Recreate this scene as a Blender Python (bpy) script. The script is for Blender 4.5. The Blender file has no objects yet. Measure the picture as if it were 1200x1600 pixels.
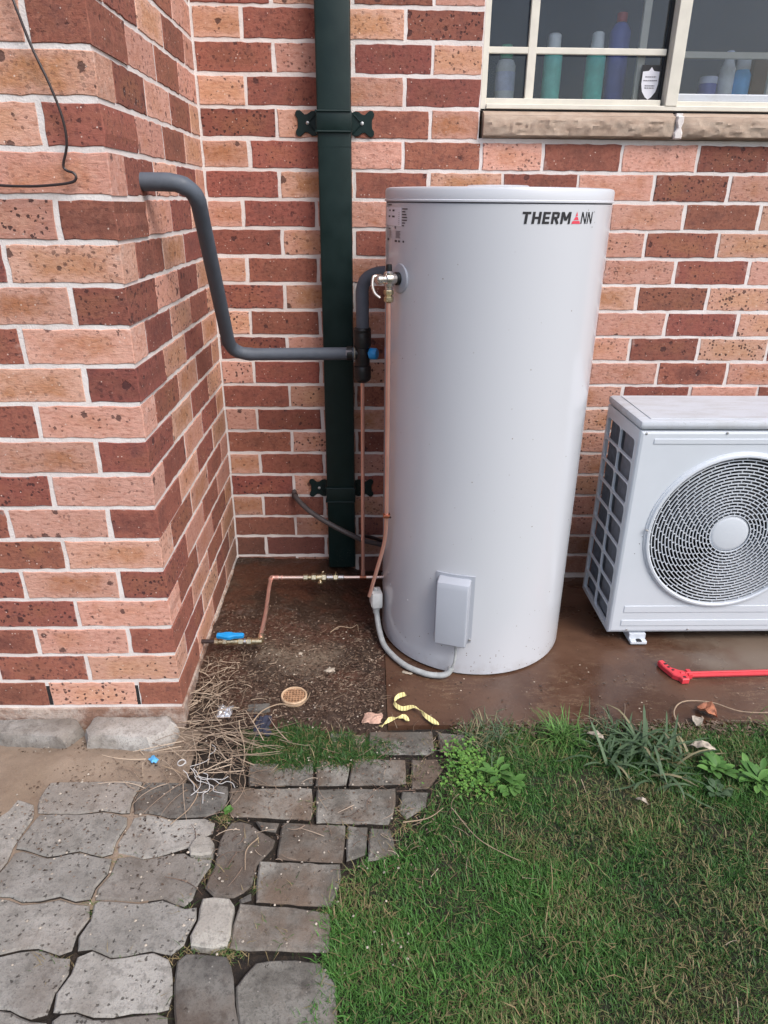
import bpy, math, random
import numpy as np
from mathutils import Matrix, Vector
R = math.radians
PI = math.pi
random.seed(7)
rng = np.random.default_rng(7)
sc = bpy.context.scene
col = sc.collection

# ------------------------------------------------------------------ camera
EYE = Vector((0.517, -2.4532, 1.3572))
PITCH, YAW, ROLL = 0.420753, 0.025597, 0.009143
fw = Vector((math.sin(YAW)*math.cos(PITCH), math.cos(YAW)*math.cos(PITCH), -math.sin(PITCH)))
rt = Vector((math.cos(YAW), -math.sin(YAW), 0))
up = rt.cross(fw)
cr = rt*math.cos(ROLL) + up*math.sin(ROLL)
cu = up*math.cos(ROLL) - rt*math.sin(ROLL)
cam = bpy.data.cameras.new('camera')
cam.sensor_fit = 'VERTICAL'; cam.sensor_height = 36.0; cam.lens = 36.0*1084.36/1600
cam.clip_start = 0.02; cam.clip_end = 500
camo = bpy.data.objects.new('camera', cam); col.objects.link(camo)
M4 = Matrix((cr, cu, -fw)).transposed().to_4x4(); M4.translation = EYE
camo.matrix_world = M4
sc.camera = camo

# ------------------------------------------------------------------ light
SUN_EL, SUN_AZ = R(50), R(138)
w = bpy.data.worlds.new('World'); sc.world = w; w.use_nodes = True
wn = w.node_tree; wn.nodes.clear()
sky = wn.nodes.new('ShaderNodeTexSky'); sky.sky_type = 'NISHITA'; sky.sun_disc = False
sky.sun_elevation = SUN_EL; sky.sun_rotation = SUN_AZ
sky.air_density = 1.0; sky.dust_density = 3.5; sky.ozone_density = 1.0
hs = wn.nodes.new('ShaderNodeHueSaturation'); hs.inputs['Saturation'].default_value = 1.0
wb = wn.nodes.new('ShaderNodeBackground'); wb.inputs['Strength'].default_value = 0.13
wo = wn.nodes.new('ShaderNodeOutputWorld')
wn.links.new(sky.outputs[0], hs.inputs['Color']); wn.links.new(hs.outputs[0], wb.inputs[0]); wn.links.new(wb.outputs[0], wo.inputs[0])
sl = bpy.data.lights.new('sun', 'SUN'); sl.energy = 1.5; sl.angle = R(28); sl.color = (1.0, 0.99, 0.985)
so = bpy.data.objects.new('sun', sl); col.objects.link(so)
d = Vector((math.cos(SUN_EL)*math.sin(SUN_AZ), math.cos(SUN_EL)*math.cos(SUN_AZ), math.sin(SUN_EL)))
so.rotation_euler = d.to_track_quat('Z', 'Y').to_euler()
sc.view_settings.view_transform = 'Standard'; sc.view_settings.look = 'None'
sc.view_settings.exposure = 0.74; sc.view_settings.gamma = 1.0; sc.view_settings.use_curve_mapping = False

# ------------------------------------------------------------------ node helpers
class NT:
    def __init__(s, name):
        s.m = bpy.data.materials.new(name); s.m.use_nodes = True
        s.t = s.m.node_tree; s.t.nodes.clear()
        s.o = s.n('ShaderNodeOutputMaterial'); s.b = s.n('ShaderNodeBsdfPrincipled')
        s.l(s.b.outputs[0], s.o.inputs[0])
        s.tc = s.n('ShaderNodeTexCoord')
        s.obj = s.tc.outputs['Object']
    def n(s, t, **k):
        n = s.t.nodes.new(t)
        for a, v in k.items(): setattr(n, a, v)
        return n
    def l(s, a, b): s.t.links.new(a, b)
    def put(s, sock, v):
        if isinstance(v, bpy.types.NodeSocket): s.l(v, sock)
        elif isinstance(v, (tuple, list)) and len(v) == 3 and sock.type == 'RGBA': sock.default_value = (*v, 1)
        else: sock.default_value = v
    def noise(s, vec, scale, detail=4, rough=.6, out=0):
        n = s.n('ShaderNodeTexNoise'); s.l(vec, n.inputs['Vector'])
        n.inputs['Scale'].default_value = scale; n.inputs['Detail'].default_value = detail; n.inputs['Roughness'].default_value = rough
        return n.outputs[out]
    def voro(s, vec, scale, feature='F1', out='Distance', rand=1.0):
        n = s.n('ShaderNodeTexVoronoi', feature=feature); s.l(vec, n.inputs['Vector'])
        n.inputs['Scale'].default_value = scale; n.inputs['Randomness'].default_value = rand
        return n.outputs[out]
    def ramp(s, fac, a, b, ca=0.0, cb=1.0):
        n = s.n('ShaderNodeMapRange'); n.interpolation_type = 'SMOOTHSTEP'
        s.put(n.inputs['Value'], fac)
        for i, v in zip(('From Min', 'From Max', 'To Min', 'To Max'), (a, b, ca, cb)): s.put(n.inputs[i], v)
        return n.outputs[0]
    def math(s, op, a, b=0.0):
        n = s.n('ShaderNodeMath', operation=op); s.put(n.inputs[0], a); s.put(n.inputs[1], b); return n.outputs[0]
    def mix(s, f, a, b, mode='MIX'):
        n = s.n('ShaderNodeMix', data_type='RGBA', blend_type=mode)
        s.put(n.inputs[0], f); s.put(n.inputs[6], a); s.put(n.inputs[7], b); return n.outputs[2]
    def map(s, vec, scale=(1, 1, 1), loc=None):
        n = s.n('ShaderNodeMapping'); s.l(vec, n.inputs[0]); n.inputs['Scale'].default_value = scale
        if loc is not None: s.put(n.inputs['Location'], loc)
        return n.outputs[0]
    def bump(s, h, strength=.5, dist=.002, prev=None):
        n = s.n('ShaderNodeBump'); n.inputs['Strength'].default_value = strength; n.inputs['Distance'].default_value = dist
        s.put(n.inputs['Height'], h)
        if prev is not None: s.l(prev, n.inputs['Normal'])
        return n.outputs[0]
    def fin(s, color, rough=.8, normal=None, **k):
        s.put(s.b.inputs['Base Color'], color); s.put(s.b.inputs['Roughness'], rough)
        if normal is not None: s.l(normal, s.b.inputs['Normal'])
        for a, v in k.items(): s.put(s.b.inputs[a.replace('_', ' ')], v)
        return s.m

def sep(t, vec):
    n = t.n('ShaderNodeSeparateXYZ'); t.l(vec, n.inputs[0]); return n.outputs

def simple(name, c, rough=.6, metal=0.0, var=.12, scale=30, bump=0.0, bs=200, **k):
    t = NT(name)
    nz = t.noise(t.obj, scale, 4)
    f = t.ramp(nz, .3, .7)
    c2 = tuple(x*(1-var) for x in c); c1 = tuple(min(1, x*(1+var)) for x in c)
    nm = None
    if bump: nm = t.bump(t.noise(t.obj, bs, 3), bump, .001)
    r = t.ramp(nz, .3, .7, rough*.97, min(1, rough*1.03)) if var < .05 else t.ramp(nz, .3, .7, rough*.85, min(1, rough*1.15))
    return t.fin(t.mix(f, c2, c1), r, nm, Metallic=metal, **k)

def brick_mat(name, light):
    t = NT(name)
    oi = t.n('ShaderNodeObjectInfo'); rnd = oi.outputs['Random']
    wn_ = t.n('ShaderNodeTexWhiteNoise', noise_dimensions='1D'); t.l(rnd, wn_.inputs['W'])
    off = t.n('ShaderNodeVectorMath', operation='SCALE'); t.l(wn_.outputs['Color'], off.inputs[0]); off.inputs['Scale'].default_value = 40
    add = t.n('ShaderNodeVectorMath', operation='ADD'); t.l(t.obj, add.inputs[0]); t.l(off.outputs[0], add.inputs[1])
    p = add.outputs[0]
    rs = sep(t, wn_.outputs['Color'])
    x, y, z = sep(t, t.obj)
    # centre-of-brick mask, wobbled
    wob = t.noise(p, 28, 3)
    ax = t.math('DIVIDE', t.math('ABSOLUTE', x), .108); az = t.math('DIVIDE', t.math('ABSOLUTE', z), .036)
    mx = t.math('MAXIMUM', ax, az)
    mx = t.math('ADD', mx, t.math('MULTIPLY', t.math('SUBTRACT', wob, .5), 1.1))
    cen = t.ramp(mx, .95, .35)
    big = t.noise(p, 9, 2)
    if light:
        edge = t.mix(rs[0], (.48, .240, .178), (.59, .33, .25))
        core = t.mix(rs[1], (.40, .165, .075), (.52, .27, .175))
        amt = t.math('MULTIPLY', cen, t.ramp(t.math('ADD', big, t.math('MULTIPLY', rs[2], .5)), .45, .85))
        base = t.mix(amt, edge, core)
        base = t.mix(t.ramp(t.noise(p, 60, 4), .35, .75, 0, .32), base, (.62, .40, .31))
        base = t.mix(t.ramp(t.noise(t.map(p, (.6, 1, 1.3)), 105, 5, .7), .50, .66, 0, .6), base, (.31, .125, .075))
        base = t.mix(t.ramp(t.noise(p, 22, 4, .7), .50, .70, 0, .45), base, (.42, .19, .12))
    else:
        edge = t.mix(rs[0], (.285, .098, .066), (.22, .066, .048))
        core = t.mix(rs[1], (.15, .045, .036), (.30, .115, .064))
        base = t.mix(t.math('MULTIPLY', cen, t.ramp(big, .35, .65)), edge, core)
        base = t.mix(t.ramp(t.noise(p, 70, 4), .4, .75, 0, .35), base, (.35, .15, .105))
        base = t.mix(t.ramp(t.noise(p, 115, 5, .7), .50, .66, 0, .65), base, (.115, .035, .030))
        base = t.mix(t.ramp(t.noise(p, 24, 4, .7), .52, .70, 0, .5), base, (.13, .05, .045))
    # iron spots: fine peppering and a few big blotches
    pw = t.n('ShaderNodeVectorMath', operation='ADD'); pnz = t.noise(p, 130, 3, .6, 1); pv = t.n('ShaderNodeVectorMath', operation='SCALE'); t.l(pnz, pv.inputs[0]); pv.inputs['Scale'].default_value = .011; t.l(p, pw.inputs[0]); t.l(pv.outputs[0], pw.inputs[1]); q = pw.outputs[0]
    v1 = t.voro(q, 95); c1 = t.voro(q, 95, out='Color'); s1 = sep(t, c1)
    sp = t.ramp(t.math('SUBTRACT', v1, t.math('MULTIPLY', s1[0], .46)), .02, -.05)
    sp = t.math('MULTIPLY', sp, t.ramp(s1[1], .3, .5))
    v2 = t.voro(q, 26); c2 = t.voro(q, 26, out='Color'); s2 = sep(t, c2)
    v2w = t.math('ADD', v2, t.math('MULTIPLY', t.math('SUBTRACT', t.noise(p, 140, 3), .5), .3))
    b2 = t.ramp(t.math('SUBTRACT', v2w, t.math('MULTIPLY', s2[0], .30)), .02, -.05)
    b2 = t.math('MULTIPLY', b2, t.ramp(t.math('ADD', s2[1], t.math('MULTIPLY', rs[2], .4)), .84, .90))
    sp = t.math('MULTIPLY', sp, t.ramp(rs[1], 0, 1, .35, 1.1))
    spots = t.math('MAXIMUM', t.math('MULTIPLY', sp, .85), t.math('MULTIPLY', b2, .85))
    base = t.mix(spots, base, (.07, .032, .028) if light else (.06, .02, .02))
    # pale grit
    v3 = t.voro(p, 120); s3 = sep(t, t.voro(p, 120, out='Color'))
    g = t.math('MULTIPLY', t.ramp(v3, .26, .14), t.ramp(s3[2], .93 if light else .88, .95))
    base = t.mix(t.math('MULTIPLY', g, .8), base, (.68, .55, .48))
    # lime bloom on the rims
    # shade beside the tank, with damp staining, painted into the lowest back-wall courses
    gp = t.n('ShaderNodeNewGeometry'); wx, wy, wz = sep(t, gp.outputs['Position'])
    damp_shade = t.math('MULTIPLY', t.ramp(t.math('ADD', wz, t.math('MULTIPLY', t.noise(gp.outputs['Position'], 5, 4), .35)), .62, .22), t.ramp(wy, -.25, -.15))
    base = t.mix(t.math('MULTIPLY', damp_shade, .55), base, (.10, .05, .04))
    rim = t.ramp(t.math('ADD', mx, t.math('MULTIPLY', t.noise(p, 90, 3), .3)), 1.22, 1.5)
    base = t.mix(t.math('MULTIPLY', rim, .35), base, (.60, .47, .42))
    hv = t.n('ShaderNodeHueSaturation'); t.l(base, hv.inputs['Color'])
    t.put(hv.inputs['Value'], t.ramp(rnd, 0, 1, .86, 1.12)); t.put(hv.inputs['Hue'], t.ramp(rs[2], 0, 1, .494, .506))
    hv.inputs['Saturation'].default_value = 1.0
    crease = t.noise(t.map(p, (.7, 1, 1.6)), 75, 6, .65)
    pit = t.math('MULTIPLY', spots, -.8)
    fine = t.noise(p, 420, 3)
    h = t.math('ADD', t.math('ADD', t.math('MULTIPLY', crease, 1.2 if light else .9), pit), t.math('MULTIPLY', fine, .35))
    nm = t.bump(h, .85, .0026)
    return t.fin(hv.outputs[0], .88, nm)

def mortar_mat():
    t = NT('mortar_mat')
    a = t.noise(t.obj, 7, 4); b = t.noise(t.obj, 160, 4); c = t.noise(t.obj, 30, 3)
    base = t.mix(t.ramp(a, .3, .7), (.62, .565, .54), (.72, .68, .66))
    base = t.mix(t.ramp(c, .5, .75, 0, .5), base, (.62, .53, .48))
    base = t.mix(t.ramp(b, .6, .78, 0, .5), base, (.36, .29, .25))
    v = t.voro(t.obj, 260)
    h = t.math('ADD', t.math('MULTIPLY', c, 1.2), t.math('ADD', t.math('MULTIPLY', b, .6), t.math('MULTIPLY', v, .3)))
    return t.fin(base, .93, t.bump(h, .7, .0022))

def ground_wet(name, c0, c1, c2, r0=.25, r1=.7, grit=True):
    t = NT(name)
    a = t.noise(t.obj, 3.2, 5); b = t.noise(t.obj, 16, 6, .7); c = t.noise(t.obj, 90, 5, .7)
    base = t.mix(t.ramp(a, .35, .65), c0, c1)
    base = t.mix(t.ramp(b, .48, .72, 0, .8), base, c2)
    base = t.mix(t.ramp(c, .55, .75, 0, .5), base, tuple(x*.4 for x in c0))
    if grit:
        s3 = sep(t, t.voro(t.obj, 140, out='Color')); v3 = t.voro(t.obj, 140)
        g = t.math('MULTIPLY', t.ramp(v3, .3, .15), t.ramp(s3[0], .9, .93))
        base = t.mix(t.math('MULTIPLY', g, .7), base, (.45, .36, .28))
    h = t.math('ADD', t.math('MULTIPLY', b, 1.0), t.math('MULTIPLY', c, .8))
    return t, base, h, a, b

# ------------------------------------------------------------------ materials
MAT = {}
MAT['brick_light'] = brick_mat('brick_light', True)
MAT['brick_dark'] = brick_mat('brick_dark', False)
MAT['mortar'] = mortar_mat()

def slab_mat():
    t, base, h, a, b = ground_wet('wet_slab', (.060, .029, .018), (.105, .056, .035), (.082, .045, .029), grit=False)
    x, y, z = sep(t, t.obj)
    # pale silt trails left by draining water
    wv = t.noise(t.map(t.obj, (5, 16, 1)), 1.6, 6, .72)
    ridge = t.math('ABSOLUTE', t.math('SUBTRACT', wv, .5))
    tr = t.math('MULTIPLY', t.ramp(ridge, .016, .0), t.ramp(t.noise(t.obj, 5, 3), .45, .62))
    base = t.mix(t.math('MULTIPLY', tr, .45), base, (.27, .19, .12))
    s3 = sep(t, t.voro(t.obj, 60, out='Color')); v3 = t.voro(t.obj, 60)
    g = t.math('MULTIPLY', t.ramp(v3, .2, .08), t.ramp(s3[0], .955, .97))
    base = t.mix(g, base, (.5, .42, .33))
    dry = t.ramp(t.math('ADD', x, t.math('MULTIPLY', t.noise(t.obj, 6, 4), .5)), 1.78, 2.0)
    dry = t.math('MULTIPLY', dry, t.ramp(y, -.75, -.62))
    base = t.mix(t.math('MULTIPLY', dry, .8), base, (.16, .125, .095))
    rough = t.ramp(a, .38, .60, .14, .42)
    return t.fin(base, rough, t.bump(h, .35, .0015), Specular_IOR_Level=.4)
MAT['slab'] = slab_mat()

def soil_mat():
    t, base, h, a, b = ground_wet('wet_soil', (.026, .015, .010), (.042, .023, .015), (.080, .050, .033))
    x, y, z = sep(t, t.obj)
    # concrete showing through in the middle, red clay beside it
    dx = t.math('SUBTRACT', x, .30); dy = t.math('MULTIPLY', t.math('SUBTRACT', y, -.60), 1.1)
    rr = t.math('SQRT', t.math('ADD', t.math('MULTIPLY', dx, dx), t.math('MULTIPLY', dy, dy)))
    rr = t.math('ADD', rr, t.math('MULTIPLY', t.math('SUBTRACT', t.noise(t.obj, 12, 5), .5), .22))
    base = t.mix(t.math('MULTIPLY', t.ramp(rr, .17, .03), .7), base, (.17, .13, .095))
    red = t.math('MULTIPLY', t.ramp(t.noise(t.obj, 5.5, 3), .48, .62), .6)
    base = t.mix(red, base, (.080, .030, .017))
    dark = t.ramp(y, -.38, -.02, 0, .45)
    fine = t.noise(t.obj, 230, 4, .7)
    base = t.mix(t.math('MULTIPLY', t.ramp(fine, .58, .74, 0, .4), t.ramp(y, -.5, -.25, 1.0, .2)), base, (.20, .145, .10))
    h2 = t.math('MULTIPLY', t.math('ADD', h, t.math('MULTIPLY', fine, .8)), t.ramp(y, -.5, -.25, 1.0, .45))
    rough = t.ramp(y, -.65, -.1, .70, .36)
    return t.fin(base, rough, t.bump(h2, .9, .004), Specular_IOR_Level=.35)
MAT['soil'] = soil_mat()

def paver_mat(name, c0, c1, pits, brown):
    t = NT(name)
    oi = t.n('ShaderNodeObjectInfo'); rnd = oi.outputs['Random']
    p = t.obj
    oo = t.n('ShaderNodeVectorMath', operation='ADD'); t.l(t.obj, oo.inputs[0]); cmb = t.n('ShaderNodeCombineXYZ'); t.put(cmb.inputs[0], t.math('MULTIPLY', rnd, 31.0)); t.put(cmb.inputs[1], t.math('MULTIPLY', rnd, 17.0)); t.l(cmb.outputs[0], oo.inputs[1]); p = oo.outputs[0]
    a = t.noise(p, 8, 5, .65); b = t.noise(p, 45, 6, .75); c = t.noise(p, 240, 4, .7)
    base = t.mix(t.ramp(a, .38, .62), c0, c1)
    base = t.mix(t.ramp(b, .48, .66, 0, .6), base, tuple(x*.5 for x in c0))
    base = t.mix(t.ramp(c, .5, .72, 0, .6), base, tuple(x*.4 for x in c0))
    s = sep(t, t.voro(p, 110, out='Color')); v = t.voro(p, 110)
    g = t.math('MULTIPLY', t.ramp(v, .24, .1), t.ramp(s[0], .86, .9))
    base = t.mix(t.math('MULTIPLY', g, .45), base, (.44, .41, .37))
    pw = t.n('ShaderNodeVectorMath', operation='ADD'); pv = t.n('ShaderNodeVectorMath', operation='SCALE'); t.l(t.noise(p, 110, 3, .6, 1), pv.inputs[0]); pv.inputs['Scale'].default_value = .016; t.l(p, pw.inputs[0]); t.l(pv.outputs[0], pw.inputs[1]); q = pw.outputs[0]
    sp = sep(t, t.voro(q, 95, out='Color')); vp = t.voro(q, 95)
    pm = t.math('MULTIPLY', t.ramp(vp, .34, .18), t.ramp(sp[1], 1-pits, 1-pits+.03))
    base = t.mix(t.math('MULTIPLY', pm, .85), base, (.055, .048, .040))
    mud = t.ramp(t.noise(p, 3.6, 5, .6), .47, .66, 0, brown)
    base = t.mix(mud, base, (.115, .075, .05))
    val = t.n('ShaderNodeHueSaturation'); t.l(base, val.inputs['Color']); t.put(val.inputs['Value'], t.ramp(rnd, 0, 1, .84, 1.14))
    h = t.math('ADD', t.math('SUBTRACT', t.math('ADD', b, t.math('MULTIPLY', c, .7)), t.math('MULTIPLY', pm, 1.4)), t.math('MULTIPLY', g, .2))
    return t.fin(val.outputs[0], .85, t.bump(h, .8, .003))
MAT['paver_zigzag'] = paver_mat('paver_zigzag', (.225, .212, .19), (.31, .296, .27), .26, .35)
MAT['paver_rect'] = paver_mat('paver_rect', (.105, .096, .082), (.235, .223, .197), .06, .8)
MAT['paver_dark'] = paver_mat('paver_dark', (.085, .078, .07), (.19, .18, .162), .1, .55)
MAT['cobble'] = paver_mat('cobble', (.27, .25, .22), (.36, .34, .30), .04, .05)
MAT['edging'] = paver_mat('edging', (.26, .24, .215), (.40, .385, .36), .02, .3)

def sand_mat():
    t = NT('sand')
    a = t.noise(t.obj, 5, 5); b = t.noise(t.obj, 40, 6, .7); c = t.noise(t.obj, 260, 4, .7)
    base = t.mix(t.ramp(a, .35, .65), (.19, .14, .10), (.26, .20, .15))
    base = t.mix(t.ramp(b, .52, .72, 0, .6), base, (.14, .09, .058))
    base = t.mix(t.ramp(c, .55, .72, 0, .5), base, (.12, .085, .06))
    return t.fin(base, .92, t.bump(t.math('ADD', b, t.math('MULTIPLY', c, .6)), .8, .003))
MAT['sand'] = sand_mat()
def joint_mat():
    t = NT('joint_soil')
    b = t.noise(t.obj, 35, 6, .7); c = t.noise(t.obj, 200, 4, .7)
    base = t.mix(t.ramp(b, .35, .7), (.012, .009, .007), (.040, .027, .018))
    base = t.mix(t.ramp(c, .55, .75, 0, .5), base, (.13, .09, .06))
    return t.fin(base, .9, t.bump(t.math('ADD', b, c), .9, .005))
MAT['joint'] = joint_mat()
def earth_mat():
    t = NT('lawn_soil')
    b = t.noise(t.obj, 9, 5, .7); c = t.noise(t.obj, 180, 4, .7)
    base = t.mix(t.ramp(b, .35, .7), (.014, .022, .008), (.034, .028, .014))
    base = t.mix(t.ramp(c, .55, .75, 0, .5), base, (.10, .075, .04))
    return t.fin(base, .95, t.bump(c, .9, .006))
MAT['earth'] = earth_mat()

def blade_mat(name, greens, dry, trans=.0):
    t = NT(name)
    at = t.n('ShaderNodeAttribute', attribute_name='tint')
    s = sep(t, at.outputs['Color'])
    g = t.mix(s[0], greens[0], greens[1])
    c = t.mix(t.ramp(s[1], .0, 1.0), g, dry)
    return t.fin(c, .55, None, Specular_IOR_Level=.3)
MAT['grass'] = blade_mat('grass', ((.012, .050, .010), (.070, .185, .034)), (.22, .165, .085))
MAT['straw'] = blade_mat('straw', ((.20, .14, .10), (.44, .35, .26)), (.11, .065, .045))
MAT['litter'] = blade_mat('litter', ((.075, .045, .030), (.27, .20, .15)), (.03, .018, .012))
MAT['weed'] = blade_mat('weed', ((.045, .120, .024), (.105, .22, .05)), (.20, .20, .08))
MAT['dark_weed'] = blade_mat('dark_weed', ((.028, .060, .024), (.085, .135, .070)), (.22, .19, .11))

MAT['lime'] = blade_mat('lime', ((.05, .14, .025), (.14, .27, .05)), (.2, .25, .1))
def tank_mat():
    t = NT('tank_enamel')
    x, y, z = sep(t, t.obj)
    n = t.noise(t.obj, 150, 3, .6); big = t.noise(t.obj, 5, 4)
    sv_ = t.voro(t.obj, 120); sc_ = sep(t, t.voro(t.obj, 120, out='Color'))
    low = t.ramp(z, .16, .0)
    spl = t.math('MULTIPLY', t.ramp(sv_, .28, .12), t.ramp(t.math('ADD', sc_[0], t.math('MULTIPLY', low, .16)), .985, 1.0))
    film = t.math('MULTIPLY', t.math('MULTIPLY', t.ramp(z, .07, .0), t.ramp(t.noise(t.obj, 22, 5, .7), .42, .7)), .3)
    base = t.mix(spl, (.53, .55, .59), (.16, .11, .08))
    base = t.mix(film, base, (.24, .19, .155))
    return t.fin(base, t.math('ADD', .24, 0.0), t.bump(t.noise(t.map(t.obj, (1, 1, .25)), 7, 2), .04, .01), Coat_Weight=.5, Coat_Roughness=.08)
MAT['tank'] = tank_mat()
MAT['tank_lid'] = simple('tank_lid_enamel', (.54, .56, .60), .28, 0, 0.0, 4)
MAT['tank_grey'] = simple('cover_grey', (.36, .385, .435), .40, 0, .02, 8)
MAT['seam'] = simple('dark_seam', (.10, .10, .12), .6)
MAT['black_print'] = simple('black_print', (.012, .012, .016), .45)
MAT['grey_print'] = simple('grey_print', (.19, .18, .20), .5)
MAT['red_print'] = simple('red_print', (.62, .055, .09), .45)
MAT['white_label'] = simple('white_label', (.72, .72, .78), .4, 0, .02)
def downpipe_mat():
    t = NT('green_paint')
    x, y, z = sep(t, t.obj)
    n1 = t.noise(t.obj, 14, 4); n2 = t.noise(t.obj, 170, 4, .7)
    base = t.mix(t.ramp(n1, .3, .7), (.0035, .0140, .0135), (.0055, .019, .0185))
    # mud splash low down, odd paint chips
    low = t.ramp(z, .22, .0)
    m = t.math('MULTIPLY', t.ramp(n2, t.math('SUBTRACT', .72, t.math('MULTIPLY', low, .12)), .76), t.math('ADD', .25, t.math('MULTIPLY', low, .75)))
    base = t.mix(t.math('MULTIPLY', m, .7), base, (.30, .32, .30))
    return t.fin(base, t.ramp(n1, .3, .7, .36, .5), t.bump(n2, .15, .0006), Specular_IOR_Level=.3)
MAT['green'] = downpipe_mat()
MAT['lag'] = simple('foam_lagging', (.078, .094, .120), .62, 0, .10, 40, .3, 220)
MAT['lag_end'] = simple('foam_end', (.20, .19, .15), .8)
MAT['black_plastic'] = simple('black_plastic', (.006, .007, .008), .42, 0, .1, 60, .1)
MAT['blue_plastic'] = simple('blue_plastic', (.012, .26, .62), .35)
MAT['copper'] = simple('copper', (.76, .45, .37), .32, .75, .05, 12, .04, 60)
MAT['copper_pale'] = simple('copper_pale', (.86, .66, .56), .28, .75, .04, 12)
MAT['copper_dull'] = simple('copper_dull', (.33, .12, .07), .42, .9, .25, 60)
MAT['brass'] = simple('brass', (.58, .50, .33), .30, .95, .2, 90, .2, 300)
MAT['nickel'] = simple('nickel', (.62, .58, .54), .24, .95, .12, 60)
MAT['steel'] = simple('galvanised', (.50, .50, .50), .4, .8)
MAT['hose'] = simple('rubber_hose', (.075, .066, .066), .5, 0, .15, 60)
MAT['wire'] = simple('wire', (.028, .018, .018), .4)
MAT['conduit'] = simple('conduit', (.36, .38, .38), .45, 0, .12, 50)
MAT['jbox'] = simple('junction_white', (.60, .62, .62), .4)
MAT['ac'] = simple('ac_enamel', (.555, .595, .645), .36, 0, .02, 6, .08, 60)
def ac_top():
    t = NT('ac_dusty_top')
    n = t.noise(t.map(t.obj, (1, 3, 1)), 9, 6, .7); f = t.noise(t.obj, 200, 3)
    base = t.mix(t.ramp(n, .42, .68, 0, .6), (.49, .52, .565), (.38, .385, .39))
    base = t.mix(t.ramp(f, .60, .74, 0, .5), base, (.26, .24, .22))
    return t.fin(base, .5)
MAT['ac_top'] = ac_top()
MAT['coil'] = simple('coil_fins', (.17, .19, .225), .5, .2, .2, 50)
MAT['dark'] = simple('dark_inside', (.012, .012, .014), .7)
MAT['fan'] = simple('fan_black', (.02, .02, .024), .4)
MAT['cream'] = simple('cream_paint', (.64, .61, .53), .42, 0, .05, 20, .05)
MAT['cream_dirty'] = ac_top().copy(); MAT['cream_dirty'].name = 'cream_dirty'
def sill_mat():
    t = NT('sandstone')
    a = t.noise(t.map(t.obj, (1, 1, 3)), 14, 5, .65); b = t.noise(t.obj, 150, 4, .7)
    base = t.mix(t.ramp(a, .35, .66), (.34, .25, .19), (.42, .33, .26))
    base = t.mix(t.ramp(b, .55, .75, 0, .5), base, (.24, .165, .12))
    return t.fin(base, .92, t.bump(t.math('ADD', a, t.math('MULTIPLY', b, .5)), .6, .003))
MAT['sandstone'] = sill_mat()
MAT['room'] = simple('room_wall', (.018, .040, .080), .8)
MAT['red'] = simple('red_plastic', (.62, .045, .06), .42, 0, .06, 40)
def tape_mat():
    t = NT('yellow_tape')
    wv = t.n('ShaderNodeTexWave'); wv.inputs['Scale'].default_value = 38; wv.inputs['Distortion'].default_value = 2.5; t.l(t.obj, wv.inputs[0])
    base = t.mix(t.ramp(wv.outputs[1], .16, .06), (.74, .66, .30), (.36, .29, .12))
    return t.fin(base, .5)
MAT['yellow'] = tape_mat()
MAT['grate'] = simple('grate_cream', (.52, .36, .23), .6, 0, .25, 60)
MAT['foil'] = simple('foil', (.62, .64, .68), .25, .6, .2, 60, .8, 120)
MAT['string'] = simple('white_string', (.46, .45, .44), .85)
MAT['blue_scrap'] = simple('blue_scrap', (.10, .38, .70), .5)
MAT['orange_leaf'] = simple('orange_leaf', (.33, .125, .065), .7, 0, .5, 45)
MAT['pale_leaf'] = simple('pale_leaf', (.36, .31, .25), .8, 0, .4, 50)
MAT['navy_cloth'] = simple('navy_cloth', (.025, .028, .05), .8)
MAT['teal'] = simple('teal_bottle', (.14, .72, .60), .45)
MAT['mint'] = simple('mint_bottle', (.24, .78, .66), .45)
MAT['lilac'] = simple('lilac_bottle', (.66, .70, .88), .45)
MAT['indigo'] = simple('indigo_bottle', (.10, .13, .45), .45)
MAT['sky_blue'] = simple('sky_blue_bottle', (.10, .45, .85), .45)
MAT['cap_white'] = simple('cap_white', (.75, .78, .8), .4)
MAT['cap_green'] = simple('cap_green', (.08, .38, .24), .4)
MAT['cap_red'] = simple('cap_red', (.5, .05, .06), .4)
MAT['brown_box'] = simple('brown_box', (.14, .07, .04), .6)
def glass_mat():
    t = NT('window_glass')
    tr = t.n('ShaderNodeBsdfTransparent'); tr.inputs[0].default_value = (.93, .95, .97, 1)
    gl = t.n('ShaderNodeBsdfGlossy'); gl.inputs['Roughness'].default_value = .03
    fr = t.n('ShaderNodeFresnel'); fr.inputs['IOR'].default_value = 1.45
    mx = t.n('ShaderNodeMixShader'); t.l(fr.outputs[0], mx.inputs[0]); t.l(tr.outputs[0], mx.inputs[1]); t.l(gl.outputs[0], mx.inputs[2])
    # dust film
    df = t.n('ShaderNodeBsdfDiffuse'); df.inputs[0].default_value = (.45, .5, .6, 1)
    m2 = t.n('ShaderNodeMixShader'); t.put(m2.inputs[0], t.ramp(t.noise(t.obj, 5, 4), .3, .8, .0, .018)); t.l(mx.outputs[0], m2.inputs[1]); t.l(df.outputs[0], m2.inputs[2])
    t.l(m2.outputs[0], t.o.inputs[0]); return t.m
MAT['glass'] = glass_mat()

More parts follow.
